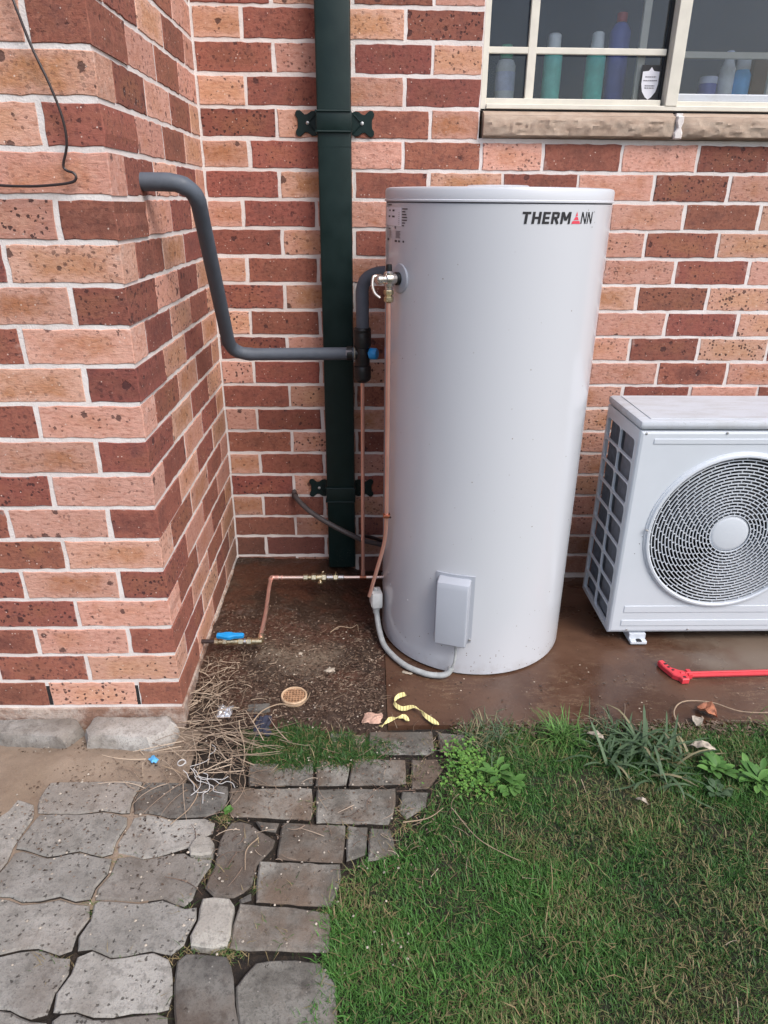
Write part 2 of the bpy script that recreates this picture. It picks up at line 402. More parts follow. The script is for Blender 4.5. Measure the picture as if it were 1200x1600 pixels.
# ------------------------------------------------------------------ mesh helpers
class MB:
    def __init__(s): s.v = []; s.f = []; s.mi = []; s.cur = 0
    def add(s, vs, fs):
        o = len(s.v); s.v += [tuple(v) for v in vs]
        for f in fs: s.f.append(tuple(i+o for i in f)); s.mi.append(s.cur)
        return s
    def box(s, x0, x1, y0, y1, z0, z1, b=0.0):
        if b <= 0:
            vs = [(x, y, z) for x in (x0, x1) for y in (y0, y1) for z in (z0, z1)]
            return s.add(vs, [(0, 1, 3, 2), (4, 6, 7, 5), (0, 4, 5, 1), (2, 3, 7, 6), (0, 2, 6, 4), (1, 5, 7, 3)])
        import bmesh
        bm = bmesh.new(); bmesh.ops.create_cube(bm, size=1)
        for v in bm.verts: v.co = Vector(((x0+x1)/2+v.co.x*(x1-x0), (y0+y1)/2+v.co.y*(y1-y0), (z0+z1)/2+v.co.z*(z1-z0)))
        bmesh.ops.bevel(bm, geom=list(bm.edges), offset=b, segments=2, affect='EDGES', profile=.5)
        bm.verts.index_update()
        s.add([v.co[:] for v in bm.verts], [[v.index for v in f.verts] for f in bm.faces]); bm.free(); return s
    def tube(s, pts, r, n=10, smooth=6, caps=True):
        P = spline(pts, smooth) if smooth else [Vector(p) for p in pts]
        m = len(P)
        rr = r if callable(r) else (lambda u: r)
        T = [(P[min(i+1, m-1)]-P[max(i-1, 0)]).normalized() for i in range(m)]
        a = Vector((0, 0, 1)) if abs(T[0].z) < .9 else Vector((1, 0, 0))
        N = (a - T[0]*a.dot(T[0])).normalized()
        vs = []; fs = []
        for i in range(m):
            N = (N - T[i]*N.dot(T[i])).normalized(); Bn = T[i].cross(N)
            q = rr(i/(m-1))
            for k in range(n):
                t = 2*PI*k/n; vs.append(P[i] + (N*math.cos(t)+Bn*math.sin(t))*q)
        for i in range(m-1):
            for k in range(n):
                k2 = (k+1) % n
                fs.append((i*n+k, i*n+k2, (i+1)*n+k2, (i+1)*n+k))
        if caps: fs.append(tuple(range(n-1, -1, -1))); fs.append(tuple((m-1)*n+k for k in range(n)))
        return s.add(vs, fs)
    def lathe(s, prof, n=48, origin=(0, 0, 0), axis=(0, 0, 1)):
        """prof: list of (r, h) along axis"""
        A = Vector(axis).normalized(); a = Vector((1, 0, 0)) if abs(A.x) < .9 else Vector((0, 1, 0))
        X = (a - A*a.dot(A)).normalized(); Y = A.cross(X); O = Vector(origin)
        vs = []; fs = []
        for r, h in prof:
            for k in range(n):
                t = 2*PI*k/n; vs.append(O + A*h + (X*math.cos(t)+Y*math.sin(t))*r)
        for i in range(len(prof)-1):
            for k in range(n):
                k2 = (k+1) % n; fs.append((i*n+k, i*n+k2, (i+1)*n+k2, (i+1)*n+k))
        fs.append(tuple(range(n-1, -1, -1))); fs.append(tuple((len(prof)-1)*n+k for k in range(n)))
        return s.add(vs, fs)
    def prism(s, poly, z0, z1, ch=0.0, tilt=None, M=None):
        """extrude a polygon (x, y) from z0 up to z1 with a chamfered top; M maps to world"""
        n = len(poly)
        A = sum(poly[i][0]*poly[(i+1) % n][1]-poly[(i+1) % n][0]*poly[i][1] for i in range(n))
        if A < 0: poly = poly[::-1]
        ins = []
        for i in range(n):
            p0 = Vector(poly[i-1]); p1 = Vector(poly[i]); p2 = Vector(poly[(i+1) % n])
            e1 = (p1-p0).normalized(); e2 = (p2-p1).normalized()
            nn = Vector((-e1.y-e2.y, e1.x+e2.x))
            nn = nn.normalized() if nn.length > 1e-6 else Vector((-e1.y, e1.x))
            ins.append(p1+nn*ch)
        tz = tilt if tilt else (lambda x, y: 0)
        vs = [(x, y, z0) for x, y in poly]
        if ch > 0:
            vs += [(x, y, z1-ch+tz(x, y)) for x, y in poly] + [(p.x, p.y, z1+tz(p.x, p.y)) for p in ins]; L = 3
        else:
            vs += [(x, y, z1+tz(x, y)) for x, y in poly]; L = 2
        fs = [tuple(range(n-1, -1, -1)), tuple((L-1)*n+i for i in range(n))]
        for l in range(L-1):
            for i in range(n):
                j = (i+1) % n; fs.append((l*n+i, l*n+j, (l+1)*n+j, (l+1)*n+i))
        if M is not None: vs = [M @ Vector(v) for v in vs]
        return s.add(vs, fs)
    def mesh(s, name, mats, smooth=False):
        me = bpy.data.meshes.new(name); me.from_pydata([tuple(v) for v in s.v], [], s.f)
        for m in mats: me.materials.append(m)
        if len(mats) > 1: me.polygons.foreach_set('material_index', s.mi)
        if smooth:
            me.polygons.foreach_set('use_smooth', [True]*len(me.polygons))
            me.set_sharp_from_angle(angle=R(35))
        me.update(); return me
    def obj(s, name, mats, parent=None, smooth=False, **k):
        if not isinstance(mats, (list, tuple)): mats = [mats]
        return link(name, s.mesh(name, mats, smooth), parent, **k)

def spline(pts, k=6):
    P = [Vector(p) for p in pts]
    if len(P) < 3: return P
    Q = [P[0]*2-P[1]] + P + [P[-1]*2-P[-2]]
    out = []
    for i in range(1, len(Q)-2):
        p0, p1, p2, p3 = Q[i-1:i+3]
        for j in range(k):
            t = j/k
            out.append(.5*((2*p1)+(p2-p0)*t+(2*p0-5*p1+4*p2-p3)*t*t+(3*p1-p0-3*p2+p3)*t**3))
    out.append(P[-1]); return out

def link(name, data, parent=None, loc=None, rot=None, label=None, category=None, group=None, kind=None):
    o = bpy.data.objects.new(name, data); col.objects.link(o)
    if parent is not None: o.parent = parent
    if loc is not None: o.location = loc
    if rot is not None: o.rotation_euler = rot
    if label: o['label'] = label
    if category: o['category'] = category
    if group: o['group'] = group
    if kind: o['kind'] = kind
    return o
def thing(name, label, category, loc=(0, 0, 0), rot=None, **k):
    return link(name, None, None, loc, rot, label, category, **k)

def rounded(path, rad, k=6):
    """polyline with rounded corners"""
    P = [Vector(p) for p in path]; out = [P[0]]
    for i in range(1, len(P)-1):
        a = (P[i-1]-P[i]); b = (P[i+1]-P[i]); r = min(rad, a.length*.49, b.length*.49)
        A = P[i]+a.normalized()*r; B = P[i]+b.normalized()*r
        for j in range(k+1):
            t = j/k; out.append(A*(1-t)**2+P[i]*2*t*(1-t)+B*t*t)
    out.append(P[-1]); return out

def grid_sheet(x0, x1, y0, y1, nx, ny, zf):
    b = MB()
    vs = [(x0+(x1-x0)*i/nx, y0+(y1-y0)*j/ny) for j in range(ny+1) for i in range(nx+1)]
    b.add([(x, y, zf(x, y)) for x, y in vs], [(j*(nx+1)+i, j*(nx+1)+i+1, (j+1)*(nx+1)+i+1, (j+1)*(nx+1)+i) for j in range(ny) for i in range(nx)])
    return b
from mathutils import noise as mn
def nz(x, y, s, z=0.0): return mn.noise(Vector((x*s, y*s, z)))
def inside(x, y, poly):
    c = False; n = len(poly)
    for i in range(n):
        x1, y1 = poly[i]; x2, y2 = poly[(i+1) % n]
        if (y1 > y) != (y2 > y) and x < (x2-x1)*(y-y1)/(y2-y1)+x1: c = not c
    return c
def sstep(a, b, x):
    t = max(0., min(1., (x-a)/(b-a))); return t*t*(3-2*t)

# ================================================================== SETTING
link('ground', (lambda b: b.box(-40, 40, -60, 12, -.30, -.045).mesh('ground', [MAT['earth']]))(MB()), kind='structure')

def slab_z(x, y): return -.034*sstep(-.62, -.05, y) + .0016*nz(x, y, 4)
b = grid_sheet(.573, 3.6, -.905, .0, 90, 40, slab_z)
b.add([(.573, -.905, -.06), (3.6, -.905, -.06), (3.6, -.905, slab_z(3.6, -.905)), (.573, -.905, slab_z(.573, -.905))], [(0, 1, 2, 3)])
b.obj('concrete_slab', MAT['slab'], smooth=True, kind='structure')

def soil_z(x, y):
    base = .054*sstep(.56, .02, x)*sstep(-.97, -.60, y) + .050*(sstep(-.22, -.01, y))*sstep(.50, .34, x)*(1-.9*sstep(.56, .02, x))
    edge = sstep(.571, .50, x)
    n = (.011*nz(x, y, 9) + .008*nz(x, y, 26) + .005*nz(x, y, 70) + .003*nz(x, y, 170))*(.45+.55*sstep(-.22, -.5, y))
    return .001 + base + n*(.25+.75*edge)*sstep(.571, .55, x) - .02*sstep(-.88, -.96, y)
grid_sheet(-.0, .571, -.955, 0, 200, 320, soil_z).obj('soil', MAT['soil'], smooth=True, kind='structure')

def bed_z(x, y): return -.016 + .003*nz(x, y, 14) + .002*nz(x, y, 60)
path = grid_sheet(-1.6, .80, -2.6, -.90, 200, 140, bed_z).obj('path', MAT['joint'], smooth=True, kind='structure')

LAWN = [(0.757, -0.912), (0.736, -0.986), (0.737, -1.068), (0.685, -1.154), (0.632, -1.242), (0.567, -1.33), (0.495, -1.346), (0.461, -1.409), (0.424, -1.489), (0.425, -1.605), (0.385, -1.705), (.36, -2.0), (.34, -2.6), (3.6, -2.6), (3.6, -.912)]
def lawn_z(x, y): return -.010 + .006*nz(x, y, 5) + .004*nz(x, y, 22)
b = MB(); n = 110
gx = [.33+(3.6-.33)*i/n for i in range(n+1)]; gy = [-2.6+(2.6-.912)*j/70 for j in range(71)]
vs = [(x, y, lawn_z(x, y)-.03*(0 if inside(x+.012, y, LAWN) and inside(x-.012, y, LAWN) else 1)) for y in gy for x in gx]
b.add(vs, [(j*(n+1)+i, j*(n+1)+i+1, (j+1)*(n+1)+i+1, (j+1)*(n+1)+i) for j in range(70) for i in range(n)])
b.obj('lawn', MAT['earth'], smooth=True, kind='structure')

# ------------------------------------------------------------------ pavers
PAVERS = [
    ('S', [(-0.293, -1.101), (-0.056, -1.102), (-0.07, -1.169), (-0.059, -1.208), (-0.127, -1.193), (-0.187, -1.202), (-0.247, -1.198), (-0.287, -1.2), (-0.3, -1.149)]),
    ('S', [(-0.052, -1.105), (0.054, -1.109), (0.163, -1.119), (0.17, -1.189), (0.142, -1.211), (0.123, -1.214), (0.041, -1.218), (-0.015, -1.198), (-0.054, -1.208), (-0.064, -1.171)]),
    ('S', [(-0.495, -1.138), (-0.405, -1.135), (-0.305, -1.17), (-0.288, -1.214), (-0.299, -1.294), (-0.292, -1.336), (-0.296, -1.363), (-0.326, -1.372), (-0.376, -1.365)]),
    ('S', [(-0.28, -1.207), (-0.245, -1.203), (-0.185, -1.208), (-0.124, -1.199), (-0.06, -1.214), (-0.055, -1.241), (-0.07, -1.286), (-0.062, -1.321), (-0.086, -1.329), (-0.142, -1.307), (-0.207, -1.325), (-0.27, -1.303), (-0.291, -1.304), (-0.294, -1.283), (-0.278, -1.219)]),
    ('S', [(-0.053, -1.213), (-0.014, -1.204), (0.043, -1.224), (0.124, -1.219), (0.152, -1.229), (0.153, -1.267), (0.129, -1.27), (0.106, -1.303), (0.066, -1.314), (0.01, -1.331), (-0.024, -1.315), (-0.056, -1.319), (-0.064, -1.288), (-0.048, -1.241)]),
    ('S', [(-0.351, -1.391), (-0.294, -1.368), (-0.287, -1.339), (-0.288, -1.31), (-0.268, -1.308), (-0.205, -1.33), (-0.14, -1.312), (-0.084, -1.333), (-0.059, -1.327), (-0.055, -1.37), (-0.077, -1.402), (-0.069, -1.434), (-0.104, -1.438), (-0.14, -1.418), (-0.179, -1.432), (-0.216, -1.434), (-0.246, -1.42), (-0.27, -1.417), (-0.328, -1.436)]),
    ('S', [(-0.055, -1.326), (-0.023, -1.32), (0.012, -1.336), (0.067, -1.32), (0.102, -1.315), (0.115, -1.332), (0.167, -1.334), (0.164, -1.353), (0.144, -1.398), (0.145, -1.434), (0.129, -1.451), (0.079, -1.427), (0.03, -1.438), (-0.005, -1.431), (-0.057, -1.428), (-0.064, -1.432), (-0.07, -1.405), (-0.048, -1.37)]),
    ('S', [(-0.331, -1.429), (-0.268, -1.422), (-0.244, -1.425), (-0.214, -1.441), (-0.177, -1.437), (-0.138, -1.424), (-0.102, -1.443), (-0.069, -1.439), (-0.058, -1.474), (-0.077, -1.508), (-0.067, -1.545), (-0.092, -1.551), (-0.137, -1.531), (-0.172, -1.535), (-0.209, -1.545), (-0.266, -1.555)]),
    ('S', [(-0.063, -1.439), (-0.056, -1.433), (-0.004, -1.437), (0.032, -1.443), (0.081, -1.433), (0.13, -1.457), (0.157, -1.447), (0.162, -1.479), (0.149, -1.513), (0.151, -1.533), (0.128, -1.557), (0.087, -1.54), (0.044, -1.553), (0.01, -1.556), (-0.03, -1.536), (-0.061, -1.545), (-0.071, -1.511), (-0.052, -1.477)]),
    ('S', [(-0.265, -1.558), (-0.207, -1.55), (-0.17, -1.54), (-0.135, -1.535), (-0.091, -1.555), (-0.066, -1.551), (-0.056, -1.584), (-0.075, -1.622), (-0.065, -1.662), (-0.098, -1.665), (-0.14, -1.648), (-0.161, -1.645), (-0.215, -1.654)]),
    ('S', [(-0.059, -1.55), (-0.028, -1.541), (0.011, -1.562), (0.045, -1.558), (0.089, -1.546), (0.129, -1.564), (0.137, -1.58), (0.15, -1.627), (0.154, -1.659), (0.087, -1.66), (0.05, -1.666), (0.017, -1.667), (-0.017, -1.652), (-0.046, -1.655), (-0.059, -1.662), (-0.07, -1.623), (-0.05, -1.585)]),
    ('S', [(-0.213, -1.658), (-0.159, -1.65), (-0.138, -1.653), (-0.097, -1.669), (-0.063, -1.666), (-0.051, -1.701), (-0.072, -1.738), (-0.062, -1.769), (-0.156, -1.768)]),
    ('S', [(-0.057, -1.666), (-0.044, -1.659), (-0.016, -1.657), (0.018, -1.671), (0.052, -1.671), (0.088, -1.664), (0.154, -1.664), (0.16, -1.7), (0.171, -1.774), (-0.058, -1.77), (-0.067, -1.738), (-0.046, -1.701)]),
    ('S', [(0.19, -1.229), (0.236, -1.235), (0.255, -1.255), (0.303, -1.286), (0.299, -1.307), (0.265, -1.351), (0.266, -1.404), (0.231, -1.432), (0.187, -1.428), (0.161, -1.406), (0.175, -1.353), (0.17, -1.282)]),
    ('K', [(0.127, -1.27), (0.149, -1.278), (0.163, -1.297), (0.168, -1.329), (0.113, -1.328), (0.105, -1.31), (0.112, -1.289)]),
    ('K', [(0.162, -1.434), (0.187, -1.433), (0.226, -1.435), (0.238, -1.452), (0.236, -1.492), (0.238, -1.539), (0.209, -1.543), (0.161, -1.538), (0.155, -1.519), (0.169, -1.485)]),
    ('S', [(0.237, -1.438), (0.268, -1.415), (0.272, -1.438), (0.244, -1.446)]),
    ('S', [(0.141, -1.564), (0.158, -1.551), (0.241, -1.558), (0.257, -1.599), (0.268, -1.648), (0.28, -1.68), (0.295, -1.744), (0.185, -1.742), (0.155, -1.632)]),
    ('R', [(0.266, -1.614), (0.297, -1.571), (0.349, -1.566), (0.422, -1.572), (0.455, -1.613), (0.461, -1.747), (0.298, -1.744), (0.281, -1.68)]),
    ('R', [(0.167, -1.129), (0.375, -1.129), (0.381, -1.227), (0.183, -1.216)]),
    ('R', [(0.388, -1.133), (0.587, -1.136), (0.585, -1.188), (0.567, -1.243), (0.393, -1.235)]),
    ('R', [(0.603, -1.14), (0.668, -1.145), (0.659, -1.189), (0.609, -1.225), (0.593, -1.203)]),
    ('R', [(0.246, -1.232), (0.305, -1.235), (0.297, -1.261), (0.264, -1.255)]),
    ('R', [(0.311, -1.235), (0.463, -1.245), (0.457, -1.348), (0.309, -1.336)]),
    ('R', [(0.468, -1.245), (0.515, -1.25), (0.51, -1.325), (0.467, -1.343)]),
    ('R', [(0.523, -1.253), (0.568, -1.256), (0.582, -1.326), (0.516, -1.344)]),
    ('R', [(0.271, -1.341), (0.452, -1.353), (0.458, -1.386), (0.439, -1.455), (0.278, -1.439)]),
    ('R', [(0.243, -1.443), (0.41, -1.462), (0.436, -1.47), (0.44, -1.551), (0.239, -1.543)]),
    ('R', [(0.519, -0.926), (0.697, -0.924), (0.697, -1.001), (0.679, -1.013), (0.519, -1.01)]),
    ('R', [(0.409, -0.928), (0.51, -0.936), (0.509, -1.008), (0.419, -0.998)]),
    ('R', [(0.476, -1.025), (0.617, -1.034), (0.614, -1.117), (0.468, -1.12)]),
    ('R', [(0.632, -1.032), (0.7, -1.03), (0.716, -1.063), (0.669, -1.131), (0.628, -1.129)]),
    ('R', [(0.379, -1.032), (0.468, -1.035), (0.461, -1.117), (0.384, -1.119)]),
    ('R', [(0.204, -1.043), (0.37, -1.039), (0.376, -1.117), (0.211, -1.117)]),
    ('R', [(0.712, -0.934), (0.792, -0.939), (0.784, -1.002), (0.712, -1.006)]),
]

pr = random.Random(3)
# two more rows out of the frame, so the path goes on
for i in range(4):
    for j in range(3):
        x = -1.55+i*.25; y = -1.15-j*.2
        if x < -.6: PAVERS.append(('S', [(x, y), (x+.235, y), (x+.235, y-.19), (x, y-.19)]))
for k_, (kind, poly) in enumerate(PAVERS):
    cx = sum(p[0] for p in poly)/len(poly); cy = sum(p[1] for p in poly)/len(poly)
    # finer outline with a worn edge
    out = []
    n = len(poly)
    P = [Vector((p[0]-cx, p[1]-cy)) for p in poly]
    for i in range(n):
        a, c = P[i], P[(i+1) % n]; L = (c-a).length; m = max(1, int(L/.022))
        for j in range(m):
            q = a.lerp(c, j/m)
            if kind == 'R' and j == 0: q = a*.99   # knocked corners
            q = q + Vector((pr.uniform(-1, 1), pr.uniform(-1, 1)))*.0016
            out.append((q.x, q.y))
    # smooth zigzag outlines once
    if kind in 'SK':
        sm = []
        for i in range(len(out)):
            a, c, e = out[i-1], out[i], out[(i+1) % len(out)]
            sm.append(((a[0]+6*c[0]+e[0])/8, (a[1]+6*c[1]+e[1])/8))
        out = sm
    tx, ty = pr.uniform(-.014, .014), pr.uniform(-.014, .014)
    top = {'S': .0, 'R': -.002, 'K': .008}[kind] + pr.uniform(-.0025, .0025)
    mk = {'S': 'paver_zigzag', 'R': 'paver_rect', 'K': 'cobble'}[kind]
    if kind == 'S' and (cx > .05 and cy > -1.5): mk = 'paver_dark'
    if kind == 'S' and cx > .12: mk = 'paver_dark'
    area = sum(out[i][0]*out[(i+1) % len(out)][1]-out[(i+1) % len(out)][0]*out[i][1] for i in range(len(out)))
    if area < 0: out = out[::-1]
    ex_ = []
    for i in range(len(out)):
        tn_ = Vector(out[(i+1) % len(out)])-Vector(out[i-1]); nn_ = Vector((tn_.y, -tn_.x)).normalized()
        ex_.append((out[i][0]+nn_.x*.0008, out[i][1]+nn_.y*.0008))
    out = ex_
    mb = MB().prism(out, -.06, top, .0042, tilt=lambda x, y: tx*x+ty*y)
    if kind == 'K':
        lab = 'pale rounded infill stone'
        mb.obj('infill_stone', MAT[mk], path, smooth=True, loc=(cx, cy, 0), label=lab)
    else:
        # worn top, soil-filled arrises and sides
        po = mb.obj('paver', [MAT[mk], MAT['joint']], path, smooth=False, loc=(cx, cy, 0))
        nn2 = len(out); mi = [0 if k2 in (0, 1) or k2 >= 2+nn2 else 1 for k2 in range(len(po.data.polygons))]
        po.data.polygons.foreach_set('material_index', mi)

# wind-blown sand lying over the path below the pier
SAND = [(-1.6, -.93), (-0.02, -0.95), (0.0, -1.02), (-0.07, -1.075), (-0.20, -1.09), (-.30, -1.115), (-0.33, -1.20), (-0.36, -1.29), (-0.46, -1.38), (-1.6, -1.42)]
def sand_h(x, y):
    # positive inside
    dmin = 9
    for i in range(len(SAND)):
        a = Vector(SAND[i]); c = Vector(SAND[(i+1) % len(SAND)]); p = Vector((x, y)); e = c-a
        t = max(0, min(1, (p-a).dot(e)/e.length_squared)); dmin = min(dmin, (a+e*t-p).length)
    return dmin if inside(x, y, SAND) else -dmin
def sand_z(x, y):
    return -.006 + .013*sstep(-.01, .09, sand_h(x, y)+.03*nz(x, y, 12)) + .003*nz(x, y, 9)+.0018*nz(x, y, 40)
grid_sheet(-1.6, .05, -1.45, -.90, 170, 70, sand_z).obj('sand', MAT['sand'], smooth=True, kind='structure')

# edging blocks against the foot of the pier
def boulder(poly, z0, z1, seed, mat, name, parent=None, **k):
    import bmesh
    rr = random.Random(seed)
    cx = sum(p[0] for p in poly)/len(poly); cy = sum(p[1] for p in poly)/len(poly)
    rings = [(1.0, z0), (1.0, z0+(z1-z0)*.55), (.95, z0+(z1-z0)*.85), (.84, z1), (.55, z1+.003), (.25, z1+.003)]
    pts = []; n = len(poly)
    for i in range(n):
        a = Vector(poly[i]); c = Vector(poly[(i+1) % n]); m = max(1, int((c-a).length/.018))
        for j in range(m): pts.append(a.lerp(c, j/m)+Vector((rr.uniform(-1, 1), rr.uniform(-1, 1)))*.0025)
    N = len(pts); vs = []; fs = []
    for s_, z in rings:
        for p in pts:
            x = (p.x-cx)*s_; y = (p.y-cy)*s_
            # keep a constant-width shoulder
            vs.append((x, y, z+.004*nz(x+seed, y, 26)*(1 if z > z0 else 0)))
    for l in range(len(rings)-1):
        for i in range(N):
            j = (i+1) % N; fs.append((l*N+i, l*N+j, (l+1)*N+j, (l+1)*N+i))
    fs.append(tuple((len(rings)-1)*N+i for i in range(N)))
    return MB().add(vs, fs).obj(name, mat, parent, smooth=True, loc=(cx, cy, 0), **k)
boulder([(-.80, -.905), (-.535, -.905), (-.53, -.965), (-.79, -.972)], -.03, .034, 5, MAT['edging'], 'edging_block', label='grey concrete edging block at the left border, at the foot of the pier', category='edging block', group='edging blocks along the foot of the pier')
boulder([(-.522, -.903), (-.29, -.900), (-.272, -.925), (-.30, -.985), (-.40, -.978), (-.50, -.968), (-.53, -.94)], -.03, .036, 6, MAT['edging'], 'edging_block', label='long flat grey edging block left of the gap under the pier', category='edging block', group='edging blocks along the foot of the pier')
boulder([(-.255, -.90), (-.10, -.905), (-.03, -.90), (-.006, -.93), (-.016, -.97), (-.07, -1.0), (-.24, -.984), (-.258, -.95)], -.03, .042, 8, MAT['edging'], 'edging_block', label='chunky rough edging block at the outer corner of the pier', category='edging block', group='edging blocks along the foot of the pier')
# short row of old bricks flush with the ground between pier and drain

# ================================================================== BRICKWORK
_bm = {}
def brick_mesh(w, h, d, var, wob=.0017):
    key = (round(w, 3), round(h, 3), round(d, 3), var, wob)
    if key in _bm: return _bm[key]
    rr = random.Random(hash(key) & 0xffff)
    nxs = max(2, int(w/.021)); nzs = 3
    P = []
    for i in range(nxs): P.append((-w/2+w*i/nxs, -h/2))
    for i in range(nzs): P.append((w/2, -h/2+h*i/nzs))
    for i in range(nxs): P.append((w/2-w*i/nxs, h/2))
    for i in range(nzs): P.append((-w/2, h/2-h*i/nzs))
    P = [(x+rr.uniform(-1, 1)*wob, z+rr.uniform(-1, 1)*wob) for x, z in P]
    n = len(P); ch = .0016
    def ins(p, a): 
        return (p[0]-math.copysign(min(abs(p[0]), a), p[0])*(1 if abs(p[0]) > w/2-.004 else 0), p[1]-math.copysign(a, p[1])*(1 if abs(p[1]) > h/2-.004 else 0))
    vs = [(ins(p, ch)[0], 0, ins(p, ch)[1]) for p in P] + [(p[0], ch, p[1]) for p in P] + [(p[0], d, p[1]) for p in P]
    fs = [tuple(range(n))]
    for l in range(2):
        for i in range(n):
            j = (i+1) % n; fs.append((l*n+i, (l+1)*n+i, (l+1)*n+j, l*n+j))
    fs.append(tuple(2*n+i for i in range(n-1, -1, -1)))
    me = bpy.data.meshes.new('brick'); me.from_pydata(vs, [], fs); me.materials.append(MAT['brick_light']); me.update()
    _bm[key] = me; return me
br = random.Random(11)
def put_brick(parent, x, y, z, w, h, d, dark, rotz=0.0):
    me = brick_mesh(w, h, d, br.randrange(6))
    o = link('brick', me, parent, loc=(x, y, z), rot=(br.uniform(-.005, .005), br.uniform(-.004, .004), rotz+br.uniform(-.002, .002)))
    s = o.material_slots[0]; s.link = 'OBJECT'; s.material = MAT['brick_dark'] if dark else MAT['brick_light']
    return o
EXTRA = {'back': MB(), 'pier': MB()}   # bricks far out of view, joined
def rowz(k): return 1.36-(k+.5)*.086
wall = thing('brick_wall', 'back wall of alternating salmon and red-brown speckled bricks with white mortar, behind the tank', 'wall', (0, 0, 0))
pier = thing('brick_pier', 'projecting brick corner pier at the left, lighter in front, with a pipe entering its side', 'wall', (0, 0, 0))
JB = [.237, .475, .713, .951, 1.193, 1.441, 1.687, 1.936, 2.178, 2.418, 2.658, 2.9, 3.14, 3.38, 3.6]
JA1 = [.115, .352, .592, .832, 1.072, 1.311, 1.556, 1.808, 2.05, 2.29, 2.53, 2.77, 3.01, 3.25, 3.49, 3.6]
JA0 = [.148, .388, .63, .877, 1.072, 1.324, 1.568, 1.810, 2.05, 2.29, 2.53, 2.77, 3.01, 3.25, 3.49, 3.6]
WX = .866
for k in range(-14, 16):
    J = JB if k % 2 else (JA1 if k >= 0 else JA0)
    x0 = 0.0
    for i, x1 in enumerate(J):
        dark = (i % 2 == 0) if k % 2 else (i % 2 == 1)
        a, c = x0+.0050, x1-.0050
        x0 = x1
        a += br.uniform(-.001, .0015); c += br.uniform(-.0015, .001)
        if k <= -3:
            if a > WX-.02: continue
            c = min(c, WX-.004)
        if c-a < .02: continue
        if k in (13, 14, 15) and not dark and br.random() < .5: dark = br.random() < .4
        h = .0755+br.uniform(-.001, .001)
        if k < -8 or a > 2.25:
            EXTRA['back'].box(a, c, 0, .1, rowz(k)-h/2, rowz(k)+h/2)
        else:
            put_brick(wall, (a+c)/2, br.uniform(-.0012, .0008), rowz(k)+br.uniform(-.0008, .0008), c-a, h, .1, dark)
# pier
PY = -.897
for k in range(-14, 15):
    z = rowz(k)
    ev = k % 2 == 0
    # corner brick shows on both faces
    wdt, dep = (.1125, .220) if ev else (.235, .102)
    far = k < -8
    def pb(x, y, w_, d_, dark, rot=0.0):
        h = .0755+br.uniform(-.001, .001)
        if far:
            if rot: EXTRA['pier'].box(-.1, 0, y-w_/2, y+w_/2, z-h/2, z+h/2)
            else: EXTRA['pier'].box(x-w_/2, x+w_/2, y, y+d_, z-h/2, z+h/2)
        else: put_brick(pier, x, y, z, w_, h, d_, dark, rot)
    pb(-wdt/2+.0010, PY, wdt, dep, ev)
    x1 = -wdt-.0105; dark = not ev
    n = 0
    while x1 > -1.6:
        wd = .231+br.uniform(-.002, .001)
        if far or x1 < -.75: EXTRA['pier'].box(x1-wd, x1, PY, PY+.1, z-.038, z+.038)
        else: pb(x1-wd/2, PY+br.uniform(-.0008, .0008), wd, .1, dark)
        x1 -= .2415; dark = not dark
    y = PY+dep+.010; dark = not ev
    while y < -.02:
        L = min(.215 if not ev else .217, -.004-y)
        if L > .03: pb(-.0003+br.uniform(-.0008, .0006), y+L/2, L, .1, dark, PI/2)
        y += L+.0095; dark = not dark
for nm, par in (('back', wall), ('pier', pier)):
    if EXTRA[nm].v: EXTRA[nm].obj('distant_bricks', MAT['brick_light'], par, kind='stuff')
m = MB(); mt = .0018
m.box(-.2, WX-.001, mt, .16, -.06, 2.55)
m.box(WX-.001, 3.6, mt+.0001, .16, -.06, 1.540)
m.obj('mortar', MAT['mortar'], wall)
m = MB(); m.box(-1.62, -.0026, PY+mt, mt+.002, -.05, 2.551)
m.obj('mortar', MAT['mortar'], pier)
# mortar smears: small lumps along the joints, proud of the bricks in places
sm = MB(); r2 = random.Random(5)
def smear(cx, cz, L, H, y, side=False):
    pts = []
    for i in range(9):
        t = 2*PI*i/9; q = r2.uniform(.6, 1.1)
        pts.append((cx+math.cos(t)*L*q, cz+math.sin(t)*H*q))
    top = [(cx+(p[0]-cx)*.85, cz+(p[1]-cz)*.85) for p in pts]
    if side: f = lambda p, e: (-y+e if False else e, p[0], p[1])
    else: f = lambda p, e: (p[0], y-e, p[1])
    vs = [f(p, 0) for p in pts]+[f(p, .0009) for p in top]
    sm.add(vs, [tuple(range(9, 18))]+[(i, (i+1) % 9, 9+(i+1) % 9, 9+i) for i in range(9)])
for _ in range(0):
    k = r2.randint(-7, 14); cx = r2.uniform(.03, 2.0)
    if k < -3 and cx > .84: continue
    smear(cx, 1.36-k*.086+r2.uniform(-.002, .002), r2.uniform(.006, .022), r2.uniform(.005, .0078), .001)
for (cx, cz, L, H) in ((.482, 1.405, .007, .036), (.125, 1.317, .009, .034), (.03, 1.40, .014, .03), (.490, 1.0, .004, .04)):
    smear(cx, cz, L, H, .002)
sm.obj('mortar_smears', MAT['mortar'], wall, kind='stuff')
sm = MB()
for _ in range(0):
    k = r2.randint(-6, 14)
    smear(r2.uniform(-.6, -.035), 1.36-k*.086+r2.uniform(-.002, .002), r2.uniform(.006, .022), r2.uniform(.004, .0062), PY)

# weep holes in the lowest course: dark boxes painting the shade of open perpends
wh = MB()
for x in (-.119, -.359): 
    wh = MB().box(x-.005, x+.005, PY+.0015, PY+.01, .075, .140)
    wh.obj('weep_hole_shade', MAT['dark'], pier)
